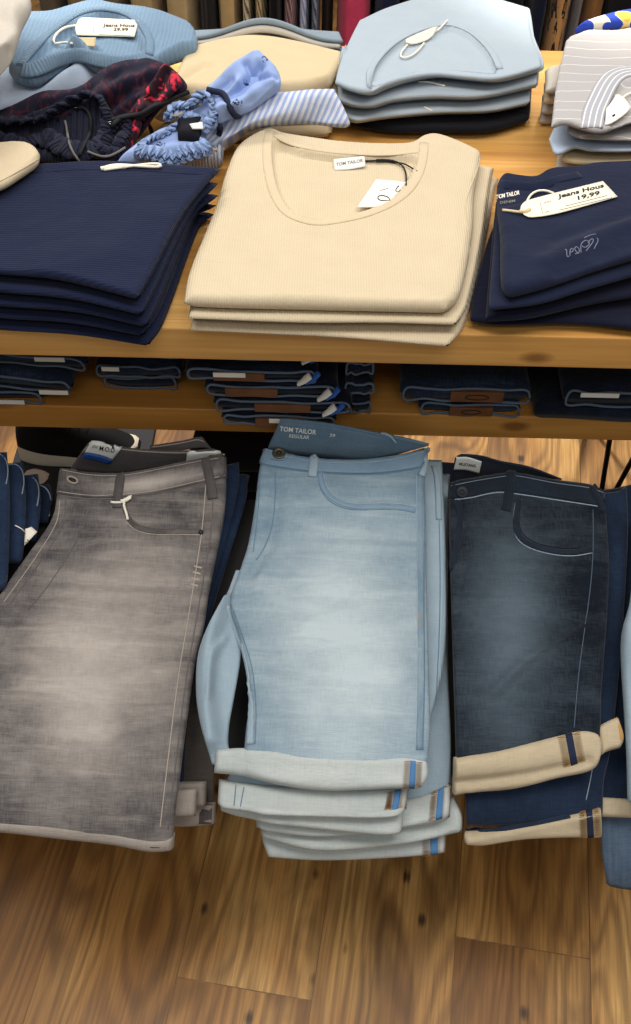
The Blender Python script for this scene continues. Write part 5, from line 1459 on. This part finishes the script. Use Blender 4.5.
M_ingrey = denim('inner_grey_waistband', '4a4748', '6f6b6b', (), .35, .35, .08)
bbg = backband('back_waistband', [(70, 470), (91, 474), (127, 474), (170, 466), (225, 456)], [(82, 452), (92, 443), (120, 448), (150, 451), (185, 452), (214, 450)], M_ingrey, g1, .9555, .9525, edge='top_stitch', em=M_thread_g)
mp = patch('maker_label', [(84.5, 452), (104, 456), (112, 460)], [(93, 438.5), (107, 441), (122, 447)], M_label, bbg, B(bbg), .0012, n=(12, 8), lift=.0006)
patch('label_base', [(82, 456), (96, 459), (110, 462.5)], [(84.5, 451.5), (98, 454), (112.5, 459)], M_tagb, mp, B(bbg, mp), .0012, n=(10, 4), lift=.0022)
lettering('the', (92, 446.5), (97.5, 447), (1, -3.5), M_ink2, mp, B(bbg), .0026)
lettering('M.O.D', (99.5, 449), (114.5, 451.5), (.9, -4.6), M_ink, mp, B(bbg), .0026, .005)
patch('size_label', [(186, 462.5), (210, 457.5), (224, 455.5)], [(187, 452), (205, 451), (223, 450.5)], M_label, bbg, B(bbg), .0012, n=(10, 5), lift=.0008)
# second grey waist corner behind
backband('back_waistband', [(150, 456), (199, 448), (213, 452)], [(150, 447), (182, 442), (200, 438), (204, 441)], M_ingrey, g2, .962, .965, edge='top_stitch', em=M_thread_g)

# ------------------------------------------------------------------ right pile: dark blue
SD = [prof(.955, .492, .545, .405, .024), prof(.956, .473, .505, .362, .024), prof(.957, .454, .49, .336, .022), prof(.958, .436, .47, .310, .02)]
XD = [(601, 800), (640, 806)]
d4, e4 = lower('faded grey-blue denim shorts hanging lowest at the right edge of the dark pile', SD[3], GD, [(606, 884), (617, 888), (660, 894)], [(612, 500), (680, 496)], [(601, 840), (603, 760), (606, 600)], (), T0, denim('slate_denim', '3d4c5e', '5d7188', (), .5, .4, .14), 0, None, None, seed=9, bump=wr((.008, 60, 6, 4), (.004, 120, 10, 2)))
d3, e3 = lower('dark blue denim shorts third in the right pile, cream cuff at its side', SD[2], GD, [(560, 806), (603, 808), (650, 810)], [(520, 492), (600, 490), (634, 484), (650, 484)], [(540, 700)], (), T0, M_ddark2, 0,
               ([(560, 816), (603, 817), (631, 818), (652, 820)], [(560, 797), (603, 797), (631, 799), (652, 801)]), M_cuffc, seed=10)
d2, e2 = lower('dark blue denim shorts second in the right pile, lowest cream cuff with navy tape', SD[1], GD, [(466, 826), (500, 826), (560, 822), (602, 818)], [(456, 484), (520, 484), (606, 492), (627, 486)], [(455, 650)], [(604, 780), (612, 740), (622, 640), (628, 540)], T0, M_ddark2, 0,
               ([(464, 842), (483, 843), (520, 838), (560, 836), (602, 836)], [(464, 834), (483, 832), (520, 825), (560, 816), (578, 812), (600, 806)]), M_cuffc, seed=11, rl=.002)
stamp([(580, 838), (601, 836)], [(579, 812), (599, 808)], M_navytape, M_tan, e2[1], B(e2[1]))
ribbon('hem_seam', [(455, 829), (490, 830), (530, 824), (570, 816)], .009, .0012, M_ddark2, d2, B(*e2))
stitches([(598, 720), (592, 770), (586, 800)], M_thread_d, d2, B(*e2))
d1 = thing('denim_shorts', 'dark blue denim shorts with white woven label, topmost of the right pile', 'shorts', (.25, .74, .42), GD)
S3 = SD[0]
WD = [(449, 484), (462, 481), (475, 479), (504, 474.5), (517, 474), (554, 481), (590, 486), (604, 492)]
bd_ = slab('body', S3, [(455, 786), (500, 776), (560, 764), (598, 752)], WD, [(454, 700), (451, 600), (449, 520)], [(600, 735), (601, 700), (603, 670), (607, 617), (609, 564), (606, 517)], TG, M_ddark, d1, .0, (90, 120), r=(.007, .008, .006, .003),
          bump=add(wr((.0016, 8, 6, 9, 3), (.0005, 30, 40, 6)), creases(S3, .016, [([(592, 612), (560, 634), (525, 660), (495, 690)], -.004, .007), ([(592, 622), (560, 648), (525, 676), (500, 706)], .0035, .010), ([(460, 500), (462, 560), (452, 640)], -.003, .008), ([(470, 540), (500, 548), (560, 545)], .0012, .007), ([(480, 580), (520, 584), (570, 575)], -.001, .007)]),
          hollow(S3, .016, [(519, 496), (517, 520), (522, 538), (545, 549), (590, 551), (596, 505), (560, 498)], .0018, .008)))
ad = B(bd_)
wd = patch('waistband', [(449, 499), (470, 497), (497, 491), (520, 493), (560, 499), (603, 506)], [(450, 483.5), (462, 480.5), (475, 478.5), (504, 474), (517, 473.5), (554, 480.5), (590, 485.5), (604, 491.5)], M_ddw, d1, ad, .0026, n=(44, 8), lift=-.0006, keep=True)
adw = B(bd_, wd)
stitches([(450, 500), (470, 498), (497, 492.5), (520, 494.5), (560, 500.5), (602, 507)], M_thread_d, wd, ad, w=.0016)
stitches([(451, 486), (475, 481), (504, 476.5), (517, 476), (554, 483), (590, 488), (603, 493)], M_thread_d, wd, adw, w=.0008)
ribbon('belt_loop', [(506, 511), (508, 500), (509.5, 488), (511, 476), (511, 472)], .0135, .0035, M_ddw, d1, adw, step=2)
ribbon('belt_loop', [(603, 512), (600, 503), (595, 494), (592, 487)], .009, .0035, M_ddw, d1, adw, step=2)
ribbon('zip_fly', [(456, 500), (460, 510), (458, 540), (450, 570)], .010, .0012, M_ddw, d1, ad)
button((462, 492), .0085, plain('dark_button', '23262e', .5, .4, .5), M_darkeye, d1, adw)
PD = [(519, 498), (517, 512), (516, 526), (520, 538), (534, 546), (555, 551), (575, 552), (592, 549)]
ribbon('pocket_seam', PD, .009, .0018, M_ddw, d1, ad, step=3)
stitches([(516.5, 498), (514, 512), (513.5, 527), (518, 540.5), (533, 549.5), (555, 555), (575, 556), (592, 553)], M_thread_d, d1, ad, w=.0014)
stitches([(521, 500), (519.5, 513), (519, 525), (523, 535), (536, 543), (555, 547.5), (575, 548.5), (592, 546)], M_seam_d, d1, ad, w=.0014)
stitches([(593, 510), (593, 550), (590, 590), (583, 640), (578, 680), (574, 728)], M_thread_dd, d1, ad, w=.0012)
cd1 = slab('cuff', S3, [(452, 793), (470, 790), (513, 787), (553, 778), (590, 770), (600, 756)], [(453, 757), (465, 755), (503, 749), (560, 735), (580, 731), (596, 733)], (), [(601, 742)], .027, M_cuffc, d1, -.004, (60, 20), r=(.010, .010, .007, .003),
            bump=add(wr((.0012, 14, 20, 5)), creases(S3, .025, [([(440, 786), (513, 778), (560, 769), (590, 761)], -.004, .004), ([(440, 771), (513, 764), (556, 752)], .002, .01)])))
stamp([(563, 768), (585, 761)], [(557, 737), (580, 732)], M_navytape, M_tan, cd1, B(cd1))
cdr = slab('rear_cuff', S3, [(599, 757), (606, 752), (620, 748)], [(596, 728), (606, 722), (617, 717)], (), [(623, 736)], .022, M_cuffc, d1, -.006, (20, 16), r=(.006,) * 4)
ribbon('dark_overlock', [(618, 748), (622, 737), (617, 718)], .004, .001, M_tan, cdr, B(cdr))
M_indark = denim('inner_dark_waistband', '1b2230', '333d4e', (), .35, .3, .08)
bbd = backband('back_waistband', [(451, 484), (475, 480), (504, 475), (517, 474), (560, 480)], [(455, 459), (462, 455.5), (482, 457), (500, 462), (530, 468), (562, 480)], M_indark, d1, .9555, .9525, edge='top_stitch', em=M_seam_d)
wl_ = patch('woven_label', [(453.5, 469), (466, 469.5), (479, 473)], [(456.5, 457), (467, 456.5), (481.5, 461)], M_label, bbd, B(bbd), .0012, n=(12, 8), lift=.0006)
lettering('MUSTANG', (459, 463.8), (475.5, 466), (.3, -2.8), M_ink, wl_, B(bbd), .0026, .02)
cord('hanging_loop', [(594, 486), (603, 489), (606, 497), (603, 503)], .002, M_seam_d, d1, adw, lift=.003)

# ------------------------------------------------------------------ far right: light blue pile at the frame edge
GR = 'light shorts at the right edge'
Sx = prof(.945, .505, .50, .385, .024)
zf, zq = lower('light blue denim shorts cut by the right edge of the photo', Sx, None, [(628, 802), (650, 806), (740, 812)], [(640, 500), (760, 500)], [(625, 720), (621, 640), (630, 600), (636, 540)], (), .03, M_dlight2, 0, None, None, seed=13, bump=wr((.008, 40, 7, 4), (.003, 90, 12, 2)))

# ------------------------------------------------------------------ far left: dark jeans pile
GW = 'dark blue shorts in the pile at the left edge'
wl4 = ['dark blue denim shorts at the bottom of the left-edge pile, rightmost fold', 'dark blue denim shorts third from the top of the left-edge pile', 'dark blue denim shorts with hang tag, second in the left-edge pile', 'dark blue denim shorts topmost of the left-edge pile, cut by the frame']
fy_ = [522, 540, 562, 590]
rx = [(50, 484), (38, 474), (23, 462), (7, 452)]
for i in range(4):
    Sw = prof(.95, .425 + i * .024, .62, .36 + i * .022, .015)
    x, y = rx[i]
    tt, oo = lower(wl4[i], Sw, GW, [(-90, 600), (x - 40, fy_[i] + 4), (x - 2, fy_[i])], [(-80, y + 6), (x - 20, y + 2), (x, y)], (), [(x + 1, fy_[i] - 16), (x + 3, 500)], .020, M_dmid if i else M_ddark2, 0, None, None, seed=20 + i, bump=wr((.003, 20, 20, i)))
    ribbon('waist_edge', [(x - 20, y + 1.5), (x - 8, y + 1.5), (x - 1, y + 8), (x + 1, y + 20), (x - 1, y + 32)], .0018, .0008, M_thread_d, tt, B(*oo), step=3)
    if i == 2: tg_t, tg_o = tt, oo
tg = patch('hang_tag', [(22, 549), (37, 533)], [(14.5, 534), (31, 528)], M_cardw, tg_t, None, .0008, n=(6, 6), lift=.004, flatten=True)
cord('tag_logo', [(27, 540), (30, 540), (31, 544), (27, 545), (26, 542)], .0008, M_ink2, tg, B(tg), lift=.0004, step=2)
cord('tag_string', [(16, 527), (22, 531), (28, 538)], .0008, M_white, tg, None, lift=.004)
rt = patch('round_tag', [(24, 476), (30, 483), (42, 485), (48, 480)], [(27, 472), (35, 470), (44, 472), (49.5, 475)], M_cardw, tg_t, None, .0008, n=(10, 8), lift=.003, flatten=True)

# ------------------------------------------------------------------ behind the piles: black folded jeans and a dusty blue folded pair
xa, xb = PY((187, 450), 1.16).x, PY((300, 450), 1.16).x
for i in range(6):
    tt = thing('folded_jeans', 'black folded jeans, %s in the floor pile behind the grey shorts' % ['lowest', 'second from below', 'third from below', 'fourth from below', 'second from the top', 'topmost'][i], 'jeans', ((xa + xb) / 2, 1.3, i * .05), 'black jeans piled on the floor')
    o = slab('body', flat(0), [(xa - .006 * (i % 2), 1.16), (xb, 1.16)], [(xa + .004 * i, 1.44), (xb, 1.44)], T=.0495, m=M_dblackj, parent=tt, base=i * .0502, n=(24, 24), r=(.02,) * 4, px=False, bump=under(wr((.004, 14, 12, i)), .004))
    if i == 5:
        for dx in (.0, .008):
            sweep('stitching', [Vector((xa + .02 + dx + .02 * k / 9, 1.22 + .1 * k / 9, .3012 - .004)) + Vector((0, 0, .0035)) for k in range(10)], [Vector((0, 0, 1))] * 10, .0018, .001, M_tan, tt)
M_dusty = denim('dusty_blue_denim', '31435f', '4a6080', (), .4, .4, .1)
xa, xb = PY((385, 463), 1.1).x, PY((531, 470), 1.24).x
for i in range(4):
    tt = thing('folded_jeans', 'dusty blue folded jeans, %s in the floor pile behind the dark shorts' % ['lowest', 'second from below', 'second from the top', 'topmost'][i], 'jeans', ((xa + xb) / 2, 1.12, i * .05), 'dusty blue jeans piled on the floor')
    slab('body', flat(0), [(xa, 1.0), (xb, 1.0)], [(xa, 1.27), (xb, 1.25)], T=.0495, m=M_dusty, parent=tt, base=i * .0502, n=(24, 24), r=(.008, .004, .008, .01), px=False, bump=under(wr((.001, 14, 12, i)), .001))
